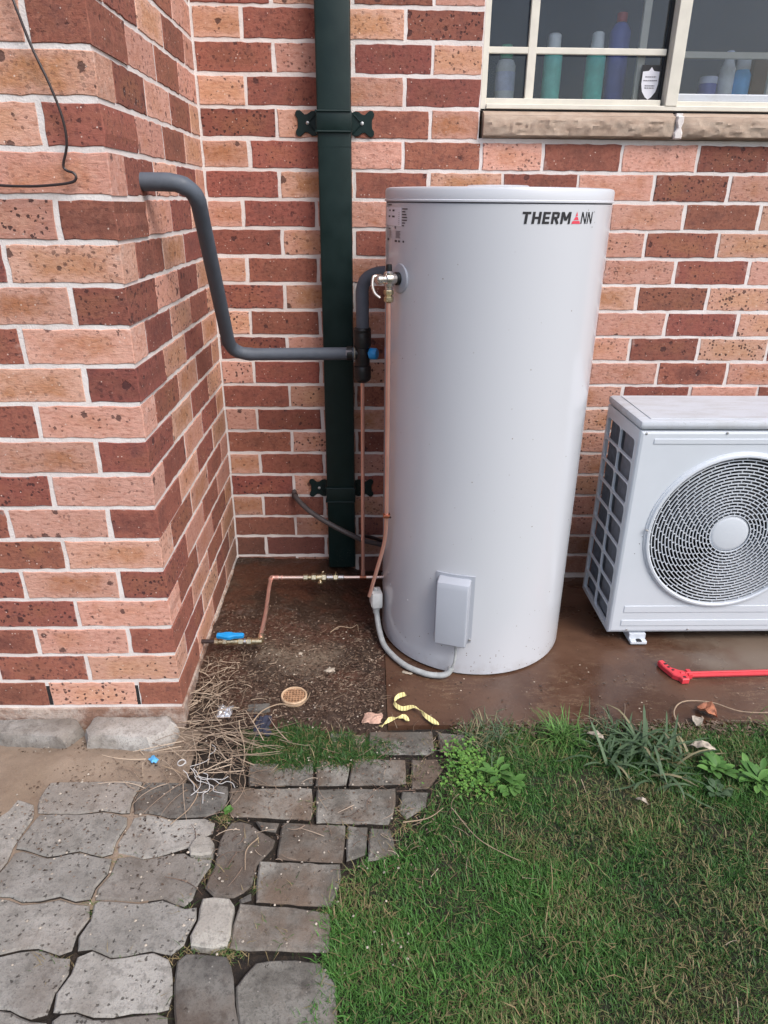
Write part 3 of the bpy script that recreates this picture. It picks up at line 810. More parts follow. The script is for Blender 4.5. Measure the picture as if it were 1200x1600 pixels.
# footing strip under the bricks
f = MB(); f.box(-1.6, .0035, PY-.004, -.10, -.03, .066, .003)
def footing_mat():
    t = NT('footing_render')
    a = t.noise(t.obj, 9, 5, .7); b = t.noise(t.obj, 70, 5, .7)
    base = t.mix(t.ramp(a, .4, .6), (.24, .135, .095), (.44, .36, .31))
    base = t.mix(t.ramp(b, .5, .7, 0, .6), base, (.17, .11, .08))
    return t.fin(base, .92, t.bump(t.math('ADD', a, b), .9, .006))
MAT['footing'] = footing_mat()
f.obj('footing', MAT['footing'], pier)

# ================================================================== WINDOW
win = thing('window', 'cream aluminium window with muntin bars above the sandstone sill, bottles behind it', 'window', (WX, 0, 1.617))
def wbox(name, x0, x1, y0, y1, z0, z1, mat='cream', b_=.0015):
    return MB().box(x0-WX, x1-WX, y0, y1, z0-1.617, z1-1.617, b_).obj(name, MAT[mat], win)
wbox('frame', WX+.0005, .884, .012, .10, 1.617, 2.55)
wbox('frame', .8842, 2.50, .006, .10, 1.622, 1.635)
wbox('weather_gap', .868, 2.50, .012, .05, 1.6172, 1.6219, 'dark', 0)
wbox('sash_rail', .8845, 1.430, .020, .05, 1.6345, 1.652)
wbox('mullion', 1.440, 1.477, .004, .08, 1.6345, 2.5)
wbox('sash_stile', 1.4305, 1.4395, .045, .08, 1.6345, 2.5, 'dark')
wbox('muntin', 1.006, 1.031, .030, .046, 1.6525, 2.5)
wbox('muntin', .8845, 1.007, .031, .045, 1.771, 1.788)
wbox('muntin', 1.030, 1.430, .031, .045, 1.771, 1.788)
wbox('muntin', 1.356, 1.379, .066, .080, 1.6525, 2.5)
wbox('sash_rail', 1.4775, 2.50, .022, .06, 1.6345, 1.650)
wbox('track', 1.4775, 2.50, .034, .09, 1.6502, 1.672, 'cream_dirty', .003)
wbox('muntin', 1.478, 2.5, .066, .080, 1.771, 1.789)
wbox('muntin', 1.785, 1.806, .0805, .094, 1.6725, 2.5)
wbox('pane', .885, 1.4298, .050, .053, 1.6525, 2.5, 'glass', 0)
wbox('pane', 1.4776, 2.5, .060, .063, 1.6725, 2.5, 'glass', 0)
# security sticker on the pane
stx, stz = 1.397, 1.697
MB().box(stx-.030-WX, stx+.030-WX, .0478, .0486, stz-.046-1.617, stz+.052-1.617).obj('sticker', MAT['black_print'], win)
sh = [(-.026, .034), (-.008, .036), (0, .046), (.008, .036), (.026, .034), (.026, .0), (.021, -.020), (.010, -.034), (0, -.041), (-.010, -.034), (-.021, -.020), (-.026, .0)]
Mf = Matrix.Translation((stx-WX, .0478, stz-1.617)) @ Matrix.Rotation(PI/2, 4, 'X')
MB().prism(sh, 0.0, .0006, M=Mf).obj('sticker_shield', MAT['white_label'], win)
tx_ = MB()
for zz, wd in ((.020, .017), (.010, .021), (-.004, .015), (-.010, .015)):
    x = -wd
    while x < wd:
        l = .004 + .003*random.random(); tx_.box(stx+x-WX, stx+min(x+l, wd)-WX, .0464, .0470, stz+zz-.0012-1.617, stz+zz+.0016-1.617); x += l+.0016
tx_.box(stx-.024-WX, stx+.024-WX, .0464, .0470, stz-.0445-1.617, stz-.041-1.617)
tx_.obj('sticker_print', MAT['grey_print'], win, kind='stuff')

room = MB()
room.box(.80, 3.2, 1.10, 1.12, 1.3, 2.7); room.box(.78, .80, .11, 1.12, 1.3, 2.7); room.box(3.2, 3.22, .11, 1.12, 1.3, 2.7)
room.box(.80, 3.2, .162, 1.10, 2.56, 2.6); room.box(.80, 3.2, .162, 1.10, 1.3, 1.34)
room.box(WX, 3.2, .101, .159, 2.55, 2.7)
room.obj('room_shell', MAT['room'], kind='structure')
MB().box(WX+.002, 3.0, .105, .42, 1.60, 1.655, .002).obj('window_board', MAT['cream'], kind='structure')

def bottle(x, y, prof, mats, label, z0=1.656):
    t = thing('bottle', label, 'bottle', (x, y, z0), group='bottles and jars behind the window')
    for i, ((nm_, pr_), mk) in enumerate(zip(prof, mats)):
        MB().lathe(pr_, 24).obj(nm_, MAT[mk], t, smooth=True)
bottle(.962, .155, [('bottle_body', [(.030, 0), (.031, .004), (.031, .100), (.024, .116), (.012, .120)]), ('label_band', [(.0314, .03), (.0316, .031), (.0316, .082), (.0314, .083)]), ('cap', [(.019, .120), (.020, .122), (.020, .150), (.016, .158)])], ['cap_white', 'lilac', 'cap_green'], 'white and lilac bottle with a green cap behind the left small pane')
bottle(1.112, .155, [('bottle_body', [(.027, 0), (.029, .004), (.029, .13), (.020, .145), (.012, .147)]), ('cap', [(.020, .147), (.021, .15), (.020, .186), (.015, .19)])], ['mint', 'cap_white'], 'mint green bottle with a tall white cap, left one of the two green bottles')
bottle(1.250, .155, [('bottle_body', [(.028, 0), (.030, .004), (.030, .13), (.020, .146), (.012, .148)]), ('cap', [(.020, .148), (.021, .15), (.018, .192), (.013, .196)])], ['teal', 'cap_white'], 'teal bottle with a slanted white cap, right one of the two green bottles')
bottle(1.325, .175, [('bottle_body', [(.030, 0), (.032, .004), (.032, .20), (.02, .222), (.012, .226)]), ('cap', [(.015, .226), (.016, .228), (.016, .25), (.012, .252)])], ['indigo', 'cap_red'], 'tall indigo bottle with a red cap beside the security sticker')
bottle(1.63, .165, [('bottle_body', [(.026, 0), (.028, .003), (.028, .055), (.026, .06)]), ('lid', [(.028, .06), (.0285, .062), (.0285, .078), (.026, .08)])], ['indigo', 'lilac'], 'low violet jar in the right pane near the mullion')
bottle(1.685, .160, [('bottle_body', [(.022, 0), (.024, .004), (.024, .10), (.013, .13), (.009, .134)]), ('cap', [(.011, .134), (.012, .136), (.012, .15), (.009, .152)])], ['cap_white', 'lilac'], 'slim whitish bottle left of the blue bottle in the right pane')
bottle(1.737, .165, [('bottle_body', [(.026, 0), (.028, .004), (.028, .085), (.02, .10)]), ('cap', [(.021, .10), (.022, .103), (.021, .14), (.016, .146)])], ['sky_blue', 'cap_white'], 'bright blue bottle with a pale top in the right pane')
MB().box(-.03, .03, -.03, .03, 0, .15, .004).obj('carton', MAT['brown_box'], loc=(1.80, .19, 1.656), label='brown carton at the right end of the window board', category='carton')

# sill stones
sill = thing('window_sill', 'rough-faced sandstone sill with a blob of white mortar, under the window', 'window sill', (.875, 0, 1.54))
def sill_stone(x0, x1, seed):
    nx, nzz = int((x1-x0)/.008), 9
    vs = []; fs = []
    for j in range(nzz+1):
        v = j/nzz
        for i in range(nx+1):
            x = x0+(x1-x0)*i/nx
            ex = min(i, nx-i)/2; ex = min(1, ex)
            d_ = .006*nz(x+seed, v*.07, 22)+.009*abs(nz(x+seed, v*.07, 45, 3))+.005*nz(x+seed, v*.06, 110)
            y = -.020 - (.006+d_)*math.sin(PI*min(1, max(0, v)))**.6*ex if v > 0 else -.012
            z = .002+.060*v
            vs.append((x-.875, y, z))
    for j in range(nzz):
        for i in range(nx): a = j*(nx+1)+i; fs.append((a, a+1, a+nx+2, a+nx+1))
    b = MB().add(vs, fs)
    # weathered top sloping back to the frame, and ends
    x0_, x1_ = x0-.875, x1-.875
    b.add([(x0_, -.0195, .0625), (x1_, -.0195, .0625), (x1_, .013, .0765), (x0_, .013, .0765)], [(0, 1, 2, 3)])
    b.add([(x0_, -.02, .002), (x0_, -.02, .0625), (x0_, .013, .0765), (x0_, .09, .0765), (x0_, .09, .002)], [(0, 1, 2, 3, 4)])
    b.add([(x1_, -.02, .002), (x1_, -.02, .0625), (x1_, .013, .0765), (x1_, .09, .0765), (x1_, .09, .002)], [(4, 3, 2, 1, 0)])
    b.add([(x0_, -.02, .002), (x1_, -.02, .002), (x1_, .09, .002), (x0_, .09, .002)], [(3, 2, 1, 0)])
    return b.obj('sill_stone', MAT['sandstone'], sill, smooth=True)
sill_stone(.876, 1.470, 0); sill_stone(1.494, 2.08, 4); sill_stone(2.10, 3.5, 9)
MB().prism([(-.012, .0), (.011, .0), (.012, .016), (.006, .030), (.011, .045), (.010, .062), (-.009, .062), (-.011, .046), (-.005, .03), (-.014, .016)], 0, .014, .003, M=Matrix.Translation((1.482-.875, -.018, .002)) @ Matrix.Rotation(PI/2, 4, 'X')).obj('sill_mortar', MAT['mortar'], sill)
MB().box(1.472-.875, 1.492-.875, -.017, .01, .002, .073).obj('sill_mortar', MAT['mortar'], sill)

# ================================================================== DOWNPIPE
dp = thing('downpipe', 'dark green rectangular metal downpipe held by two butterfly straps on the back wall', 'downpipe', (.417, 0, .055))
MB().box(-.051, .051, -.074, -.006, 0, 2.45, .006).obj('pipe', MAT['green'], dp, smooth=True)
MB().box(-.0512, .0512, -.0745, -.0055, 1.452, 1.4535, 0).obj('seam', MAT['green'], dp)
lug = [(0, .030), (.010, .034), (.020, .033), (.032, .025), (.040, .024), (.047, .030), (.055, .036), (.064, .035), (.069, .028), (.068, .020), (.063, .013), (.062, .004), (.062, -.004), (.063, -.013), (.068, -.020), (.069, -.028), (.064, -.035), (.055, -.036), (.047, -.030), (.040, -.024), (.032, -.025), (.020, -.033), (.010, -.034), (0, -.030)]
for zc in (1.575, .362):
    st = MB(); z = zc-.055
    st.box(-.0535, .0535, -.0775, -.004, z-.030, z+.030, .003)
    br_ = st.obj('strap', MAT['green'], dp, smooth=True)
    rb = MB()
    for dz in (-.027, .027):
        rb.tube([(-.050, -.078, z+dz), (.050, -.078, z+dz)], .0032, 8, 0)
        rb.tube([(-.0535, -.078, z+dz), (-.0535, -.004, z+dz)], .0032, 8, 0)
    rb.obj('strap_rib', MAT['green'], br_, smooth=True)
    for s_ in (-1, 1):
        poly = [(s_*(.0525+x), y) for x, y in lug]
        MB().prism(poly, .0015, .0065, .001, M=Matrix.Translation((0, 0, z)) @ Matrix.Rotation(PI/2, 4, 'X')).obj('strap_lug', MAT['green'], br_)
        MB().tube([(s_*.056, -.006, z-.026), (s_*.078, -.0085, z-.004)], .0022, 6, 0).tube([(s_*.056, -.006, z+.026), (s_*.078, -.0085, z+.006)], .0022, 6, 0).obj('strap_rib', MAT['green'], br_)
        MB().lathe([(.0052, 0), (.005, .003), (.002, .0042)], 12, (s_*.084, -.0062, z+.001), (0, -1, 0)).obj('screw', MAT['steel'], br_, smooth=True)

# ================================================================== WATER HEATER
TC = (.872, -.378); TR = .305
tank = thing('water_heater', 'tall pale grey cylindrical electric hot water tank standing on the wet slab', 'water heater', (TC[0], TC[1], 0))
MB().lathe([(TR-.020, -.022), (TR-.010, -.022), (TR-.008, -.010), (TR-.008, .010)], 128).obj('base_ring', MAT['seam'], tank, smooth=True)
MB().lathe([(TR-.009, .0045), (TR-.0015, .0050), (TR, .0065), (TR, 1.3535), (TR-.001, 1.3545)], 160).obj('body', MAT['tank'], tank, smooth=True)
MB().lathe([(TR-.0015, 1.352), (TR-.0015, 1.360)], 128).obj('seam', MAT['seam'], tank, smooth=True)
MB().lathe([(TR, 1.3575), (TR+.0028, 1.358), (TR+.003, 1.3615), (TR+.0008, 1.3635), (TR+.0012, 1.384), (TR-.002, 1.3895), (TR-.010, 1.3915), (.11, 1.3935), (.085, 1.3965), (.080, 1.3995), (.06, 1.400)], 160).obj('lid', MAT['tank_lid'], tank, smooth=True)
def on_tank(th, z, out=0.0):
    a = R(th); return Vector(((TR+out)*math.cos(a), (TR+out)*math.sin(a), z))
# vertical lap joint round the back-left is hidden; small rivets low on the left are in view
for th, z in ((-139, .215), (-160, .26), (-157, .225)):
    p = on_tank(th, z); a = R(th)
    MB().lathe([(.0028, -.001), (.0026, .0008), (.001, .0016)], 10, p, (math.cos(a), math.sin(a), 0)).obj('rivet', MAT['tank_lid'], tank, smooth=True)
# element cover: curved backing plate and a folded box
def arc_plate(th0, th1, z0, z1, out0, out1, name, mat, parent, n=14):
    vs = []; 
    for i in range(n+1):
        th = th0+(th1-th0)*i/n
        for z in (z0, z1):
            for o_ in (out0, out1): vs.append(on_tank(th, z, o_))
    fs = []
    for i in range(n):
        a = i*4; c = a+4
        fs += [(a+1, c+1, c+3, a+3), (a, a+2, c+2, c), (a, c, c+1, a+1), (a+2, a+3, c+3, c+2)]
    fs += [(0, 1, 3, 2), (n*4, n*4+2, n*4+3, n*4+1)]
    return MB().add(vs, fs).obj(name, mat, parent)
cover = arc_plate(-119.3, -97.4, .127, .356, -.001, .0032, 'element_cover', MAT['tank_grey'], tank)
th = -108.6; a = R(th)
U_ = Vector((-math.sin(a), math.cos(a), 0)); O_ = Vector((math.cos(a), math.sin(a), 0))
Mc = Matrix((U_, O_, Vector((0, 0, 1)))).transposed().to_4x4(); Mc.translation = on_tank(th, 0)
import bmesh
bm = bmesh.new()
prof = [(-.003, .121), (.030, .124), (.037, .131), (.037, .322), (.030, .338), (.010, .347), (-.003, .347)]
vl = [bm.verts.new((-.049, o, z)) for o, z in prof]; vr = [bm.verts.new((.049, o, z)) for o, z in prof]
n = len(prof)
for i in range(n): bm.faces.new((vl[i], vl[(i+1) % n], vr[(i+1) % n], vr[i]))
bm.faces.new(vl[::-1]); bm.faces.new(vr)
bmesh.ops.recalc_face_normals(bm, faces=bm.faces)
side = [e for e in bm.edges if abs(e.verts[0].co.x-e.verts[1].co.x) < 1e-6 and (e.verts[0].co.y > .0 or e.verts[1].co.y > 0)]
bmesh.ops.bevel(bm, geom=side, offset=.007, segments=3, affect='EDGES', profile=.5)
bm.transform(Mc)
me = bpy.data.meshes.new('cover_box'); bm.to_mesh(me); bm.free(); me.materials.append(MAT['tank_grey'])
me.polygons.foreach_set('use_smooth', [True]*len(me.polygons)); me.set_sharp_from_angle(angle=R(28))
link('cover_box', me, cover)
for t_, z in ((-118.6, .136), (-98.4, .136)):
    p = on_tank(t_, z, .003); aa = R(t_)
    MB().lathe([(.0045, 0), (.0042, .002), (.002, .0032)], 12, p, (math.cos(aa), math.sin(aa), 0)).obj('screw', MAT['steel'], cover, smooth=True)

# block lettering built from strokes: (x0, y0, x1, y1) in units of cap height
def stroke_word(word, th0, th1, z, cap, tk, name):
    G = {'T': (.62, [(0, 1-tk/2, .62, 1-tk/2), (.31, 0, .31, 1-tk)]),
         'H': (.66, [(tk/2, 0, tk/2, 1), (.66-tk/2, 0, .66-tk/2, 1), (tk, .5, .66-tk, .5)]),
         'E': (.56, [(tk/2, 0, tk/2, 1), (tk, tk/2, .56, tk/2), (tk, .5, .52, .5), (tk, 1-tk/2, .56, 1-tk/2)]),
         'R': (.64, [(tk/2, 0, tk/2, 1), (tk, 1-tk/2, .50, 1-tk/2), (tk, .50, .50, .50), (.50, 1-tk*.35, .60-tk*.3, .86), (.62-tk/2, .88, .62-tk/2, .60), (.60-tk*.3, .62, .48, .50), (.34, .44, .56, 0)]),
         'M': (.86, [(tk/2, 0, tk/2, 1), (.86-tk/2, 0, .86-tk/2, 1), (tk*.75, .96, .43, .30), (.86-tk*.75, .96, .43, .30)]),
         'N': (.66, [(tk/2, 0, tk/2, 1), (.66-tk/2, 0, .66-tk/2, 1), (tk*.7, .96, .66-tk*.7, .04)])}
    gap = .13; x = 0; m_ = MB(); out = .0007
    tot = sum(G[c][0] for c in word)+gap*(len(word)-1)
    L = R(th1-th0)*TR; k = L/tot
    for c in word:
        w_, S_ = G[c]
        for (ax_, ay_, bx_, by_) in S_:
            A_ = Vector((ax_, ay_)); B2 = Vector((bx_, by_)); D = (B2-A_).normalized(); P_ = Vector((-D.y, D.x))*tk/2
            q = [A_-P_, B2-P_, B2+P_, A_+P_]; out += .00002
            m_.add([on_tank(th0+math.degrees(((x+p.x)*k+.10*p.y*cap)/TR), z+p.y*cap, out) for p in q], [(0, 1, 2, 3)])
        x += w_+gap
    return m_.obj(name, MAT['black_print'], tank)
stroke_word('THERM', -88.5, -64.4, 1.3115, .0265, .20, 'lettering')
stroke_word('NN', -57.8, -50.0, 1.3115, .0265, .13, 'lettering')
def flat_on_tank(poly, th0, z0, mat, name, parent, out=.0009):
    n = len(poly)
    return MB().add([on_tank(th0+math.degrees(x/TR), z0+z, out) for x, z in poly], [tuple(range(n))]).obj(name, mat, parent)
# red triangular letter between the M and the first N: a spire over a broad foot
flat_on_tank([(.0, .0), (.0285, .0), (.0255, .0065), (.0025, .0065)], -63.4, 1.3115, MAT['red_print'], 'logo_mark', tank)
flat_on_tank([(.0065, .0085), (.022, .0085), (.0185, .0155), (.0105, .0155)], -63.4, 1.3115, MAT['red_print'], 'logo_mark', tank)
flat_on_tank([(.0112, .0172), (.018, .0172), (.0152, .0275)], -63.4, 1.3115, MAT['red_print'], 'logo_mark', tank)
flat_on_tank([(0, 0), (.0035, 0), (.0035, .002), (0, .002)], -48.7, 1.337, MAT['grey_print'], 'logo_mark', tank)
flat_on_tank([(0, 0), (.006, 0), (.006, .0014), (0, .0014)], -49.4, 1.303, MAT['grey_print'], 'logo_mark', tank)
# rating label high on the left
lab = arc_plate(-172, -151.6, 1.2995, 1.3435, .0002, .0007, 'rating_label', MAT['white_label'], tank, 10)
pm_ = MB(); rr = random.Random(4)
def dash(th0, z, L, H, out=.0011):
    pm_.add([on_tank(th0, z, out), on_tank(th0+math.degrees(L/TR), z, out), on_tank(th0+math.degrees(L/TR), z+H, out), on_tank(th0, z+H, out)], [(0, 1, 2, 3)])
for z, parts in ((1.334, ((-166, .012), (-161, .014))), (1.3195, ((-167, .014), (-161.5, .018)))):
    for t_, L in parts: dash(t_, z, L, .0042)
for i in range(7): dash(-153.9, 1.3035+i*.0045, .004, .0012)
for i, L in enumerate((.024, .015, .019, .022, .022, .014, .010)): dash(-150.6, 1.339-i*.0066, L, .0026, .0009)
dash(-168, 1.348, .03, .003, .0009); dash(-167, 1.290, .016, .003, .0009); dash(-158, 1.2925, .006, .006, .0009)
dash(-169, 1.262, .016, .005, .0009)
for t_, L in ((-157.8, .014), (-154, .009), (-149.8, .007)): dash(t_, 1.260+.001*rr.random(), L, .0048, .0009)
pm_.obj('small_print', MAT['black_print'], lab, kind='stuff')
pm_ = MB()
for i in range(7): dash(-156.8, 1.270+i*.0026, .026-.002*(i % 3), .0018, .0009)
for i in range(6): dash(-166, 1.270+i*.0032, .020-.003*(i % 2), .0016, .0009)
pm_.obj('small_print', MAT['grey_print'], lab, kind='stuff')

# ------------------------------------------------------------------ relief valve and its drain pipe
th = -151.8; a = R(th); ax = Vector((math.cos(a), math.sin(a), 0))
S = Vector((TC[0], TC[1], 0)) + on_tank(th, 1.171)
rv = thing('relief_valve', 'nickel relief valve with looped lever on a grey disc, upper left of the tank', 'valve', S)
MB().lathe([(.038, -.006), (.038, .001), (.036, .0028), (.018, .005), (.016, .0052)], 40, (0, 0, 0), ax).obj('flange_disc', MAT['tank_grey'], rv, smooth=True)
MB().lathe([(.0165, .004), (.0170, .006), (.0170, .013), (.015, .015)], 24, (0, 0, 0), ax).obj('rubber_ring', MAT['black_plastic'], rv, smooth=True)
MB().lathe([(.012, .013), (.0135, .015), (.0135, .022), (.016, .024), (.0165, .034), (.0145, .044), (.011, .047), (.011, .056), (.013, .058), (.013, .070), (.009, .073)], 20, (0, 0, 0), ax).obj('valve_body', MAT['nickel'], rv, smooth=True)
c = ax*.034
MB().lathe([(.0135, -.002), (.0135, .016), (.009, .020)], 16, c, (0, 0, 1)).obj('valve_body', MAT['nickel'], rv, smooth=True)
MB().lathe([(.0085, .018), (.009, .020), (.0075, .036), (.006, .037)], 12, c, (0, 0, 1)).obj('cap', MAT['black_plastic'], rv, smooth=True)
MB().lathe([(.0125, 0), (.0125, .018), (.010, .020), (.010, .028)], 14, c, (0, 0, -1)).obj('valve_body', MAT['nickel'], rv, smooth=True)
MB().lathe([(.0125, .028), (.0135, .029), (.0135, .038), (.010, .041), (.010, .044), (.0125, .046), (.0125, .056), (.008, .060)], 6, c, (0, 0, -1)).obj('nut', MAT['brass'], rv)
e = ax*.072
MB().tube([e+Vector((.0, -.002, .010)), e+Vector((-.008, -.006, .006)), e+Vector((-.010, -.010, -.014)), e+Vector((-.004, -.012, -.032)), e+Vector((.010, -.014, -.044))], lambda u: .0034+.001*math.sin(u*PI), 8).obj('lever', MAT['nickel'], rv, smooth=True)
pc = S+c
x0_, y0_ = pc.x, pc.y
dr = thing('copper_drain_pipe', 'thin copper drain pipe down the left of the tank, bent away at its open end', 'pipe', (x0_, y0_, 0))
MB().tube(rounded([(0, 0, 1.118), (.001, .010, .80), (.001, .012, .455), (-.004, .026, .38), (-.052, .045, .178)], .05, 8), .0063, 14, 0).obj('pipe', MAT['copper'], dr, smooth=True)
MB().box(-.010, .012, .000, .022, .478, .488, .002).obj('clip', MAT['copper_dull'], dr)
MB().lathe([(.003, 0), (.003, .006)], 8, (.010, .002, .483), (.4, -.9, 0)).obj('screw', MAT['wire'], dr)

# ------------------------------------------------------------------ lagged pipes and mixing valve
def lagging(name, path, label, rad, end=None):
    P0 = path[0]
    t = thing(name, label, 'insulated pipe', P0)
    pts = [tuple(Vector(p)-Vector(P0)) for p in rounded(path, rad, 10)]
    rj = random.Random(2)
    MB().tube(pts, lambda u: .0198+.0006*math.sin(u*37)+.0004*math.sin(u*91), 22, 0).obj('foam_lagging', MAT['lag'], t, smooth=True)
    return t
lp = lagging('lagged_pipe', [(-.02, -.678, 1.394), (.118, -.674, 1.394), (.088, -.25, .914), (.475, -.241, .917)], 'long grey foam-lagged pipe, from the pier wall down and across to the black valve', .075)
o_ = Vector((-.02, -.678, 1.394))
MB().lathe([(.0200, 0), (.0202, .004), (.012, .005)], 20, Vector((.474, -.241, .917))-o_, (1, 0, 0)).obj('cut_end', MAT['lag_end'], lp, smooth=True)
MB().tube([Vector((.47, -.241, .917))-o_, Vector((.49, -.241, .917))-o_], .008, 10, 0).obj('pipe', MAT['wire'], lp)
lagging('lagged_pipe', [(.502, -.24, .975), (.500, -.24, 1.152), (.615, -.275, 1.168)], 'short grey foam-lagged elbow from the top of the black valve to the tank', .055)
tv = thing('mixing_valve', 'black plastic mixing valve tee with a blue cap, between the two lagged pipes', 'valve', (.5005, -.24, .83))
MB().lathe([(.016, -.004), (.026, .004), (.0275, .010), (.0275, .044), (.026, .048), (.0225, .05)], 32).obj('union_nut', MAT['black_plastic'], tv, smooth=True)
MB().lathe([(.0225, .046), (.0235, .05), (.0235, .105), (.0225, .11)], 32).obj('valve_body', MAT['black_plastic'], tv, smooth=True)
MB().lathe([(.0225, .106), (.0268, .109), (.0275, .113), (.0275, .150), (.0265, .153), (.0265, .156), (.0275, .158), (.0275, .163), (.024, .168)], 32).obj('union_nut', MAT['black_plastic'], tv, smooth=True)
for z in (.022, .0, .075, .125, .140):
    MB().lathe([(.0276, z+.012), (.0281, z+.0127), (.0281, z+.0143), (.0276, z+.015)] if z != .075 else [(.0236, z+.012), (.0241, z+.0127), (.0241, z+.0143), (.0236, z+.015)], 32).obj('rib', MAT['black_plastic'], tv, smooth=True)
MB().lathe([(.017, .0), (.019, .004), (.019, .030), (.0225, .032), (.0225, .048), (.018, .052)], 24, (0, 0, .087), (-1, 0, 0)).obj('inlet_arm', MAT['black_plastic'], tv, smooth=True)
MB().add([(-.024, -.0195, .085), (-.052, -.0215, .085), (-.052, -.0215, .101), (-.034, -.0200, .101)], [(0, 1, 2, 3)]).obj('arm_label', MAT['grey_print'], tv)
MB().lathe([(.009, .018), (.009, .024), (.0165, .026), (.0178, .030), (.0178, .045), (.015, .050)], 20, (0, 0, .089), (.93, -.36, 0)).obj('blue_cap', MAT['blue_plastic'], tv, smooth=True)
cr_ = thing('copper_riser', 'straight vertical copper pipe between the black valve and the pipe along the ground', 'pipe', (.4995, -.24, .11))
MB().tube([(0, 0, .0), (0, 0, .20), (.001, 0, .46), (.001, 0, .722)], .0064, 14, 0).obj('pipe', MAT['copper'], cr_, smooth=True)
MB().lathe([(.0074, .004), (.0078, .006), (.0078, .026), (.0074, .028)], 14).obj('socket', MAT['copper'], cr_, smooth=True)

# ------------------------------------------------------------------ ground-level copper line
gl_ = thing('ground_copper_line', 'copper cold water line low over the wet soil, with brass fittings in its middle', 'pipe', (.183, -.63, .106))
og = Vector((.183, -.63, .106))
def L_(*p): return tuple(Vector(p)-og)
MB().tube([L_(.183, -.628, .110), L_(.181, -.61, .112), L_(.180, -.52, .112), L_(.176, -.44, .109), L_(.168, -.32, .107), L_(.166, -.245, .106)], .0066, 14, 5).obj('pipe', MAT['copper'], gl_, smooth=True)
MB().tube([L_(.166, -.24, .106), L_(.290, -.24, .106)], .0066, 14, 0).obj('pipe', MAT['copper_pale'], gl_, smooth=True)
MB().tube([L_(.425, -.24, .106), L_(.600, -.24, .106)], .0066, 14, 0).obj('pipe', MAT['copper_pale'], gl_, smooth=True)
MB().tube([L_(.166, -.262, .1065), L_(.166, -.246, .1065), L_(.172, -.24, .106), L_(.190, -.24, .106)], .0084, 14, 4).obj('elbow', MAT['copper'], gl_, smooth=True)
for x in (.19, .205): MB().lathe([(.0092, -.002), (.0092, .002)], 14, L_(x, -.24, .106), (1, 0, 0)).obj('collar', MAT['copper'], gl_, smooth=True)
segs = [(.282, .300, .0125, 6, 'brass'), (.300, .312, .0095, 16, 'brass'), (.312, .330, .0145, 6, 'brass'), (.330, .356, .0125, 20, 'brass'), (.350, .366, .0165, 6, 'brass'), (.366, .392, .011, 20, 'nickel'), (.392, .408, .0140, 6, 'brass'), (.408, .430, .0105, 16, 'nickel')]
for x0, x1, r_, n_, m_ in segs:
    MB().lathe([(r_*.85, 0), (r_, .0015), (r_, x1-x0-.0015), (r_*.85, x1-x0)], n_, L_(x0, -.24, .106), (1, 0, 0)).obj('fitting', MAT[m_], gl_, smooth=n_ > 8)
MB().lathe([(.006, 0), (.006, .014), (.010, .015), (.010, .022), (.004, .024)], 12, L_(.343, -.243, .103), (.1, -.75, -.6)).obj('fitting', MAT['brass'], gl_, smooth=True)
MB().tube([L_(.349, -.24, .118), L_(.352, -.24, .128), L_(.357, -.238, .130)], .0022, 6, 0).tube([L_(.398, -.24, .116), L_(.402, -.24, .129)], .002, 6, 0).obj('wing_tab', MAT['brass'], gl_)
MB().lathe([(.0095, -.012), (.0095, .012)], 14, L_(.4995, -.24, .106), (1, 0, 0)).obj('tee', MAT['copper_dull'], gl_, smooth=True)
MB().lathe([(.0105, 0), (.0105, .008)], 14, L_(.585, -.24, .106), (1, 0, 0)).obj('collar', MAT['nickel'], gl_, smooth=True)

sv = thing('stop_valve', 'brass stop valve with bright blue lever, sticking out of the foot of the pier', 'valve', (-.01, -.637, .104))
MB().tube([(-.03, 0, 0), (.055, 0, .0005)], .0068, 12, 0).obj('pipe_stub', MAT['wire'], sv, smooth=True)
for x0, x1, r_, n_, m_ in [(.050, .062, .0105, 6, 'brass'), (.062, .076, .0085, 14, 'brass'), (.076, .090, .0120, 6, 'brass'), (.090, .124, .0110, 18, 'brass'), (.124, .140, .0125, 6, 'brass'), (.140, .150, .0095, 14, 'nickel'), (.150, .166, .0125, 6, 'brass'), (.166, .198, .0100, 14, 'brass')]:
    MB().lathe([(r_*.85, 0), (r_, .0012), (r_, x1-x0-.0012), (r_*.85, x1-x0)], n_, (x0, 0, 0), (1, 0, 0)).obj('fitting', MAT[m_], sv, smooth=n_ > 8)
MB().lathe([(.0100, 0), (.0100, .022), (.0085, .024)], 14, (.192, .003, -.002), (0, .9, .35)).obj('elbow', MAT['brass'], sv, smooth=True)
hd = MB().lathe([(.006, 0), (.006, .014)], 12, (.104, 0, .008), (0, 0, 1)).obj('stem', MAT['nickel'], sv, smooth=True)
hp = [(-.038, -.0065), (-.022, -.0085), (-.010, -.0125), (.004, -.0125), (.016, -.008), (.036, -.0075), (.044, -.006), (.046, .004), (.040, .0075), (.016, .0075), (.004, .0115), (-.010, .0115), (-.022, .008), (-.038, .0065)]
MB().prism(hp, .020, .033, .003, M=Matrix.Translation((.098, 0, .0)) @ Matrix.Rotation(R(12), 4, 'X')).obj('lever', MAT['blue_plastic'], sv, smooth=True)

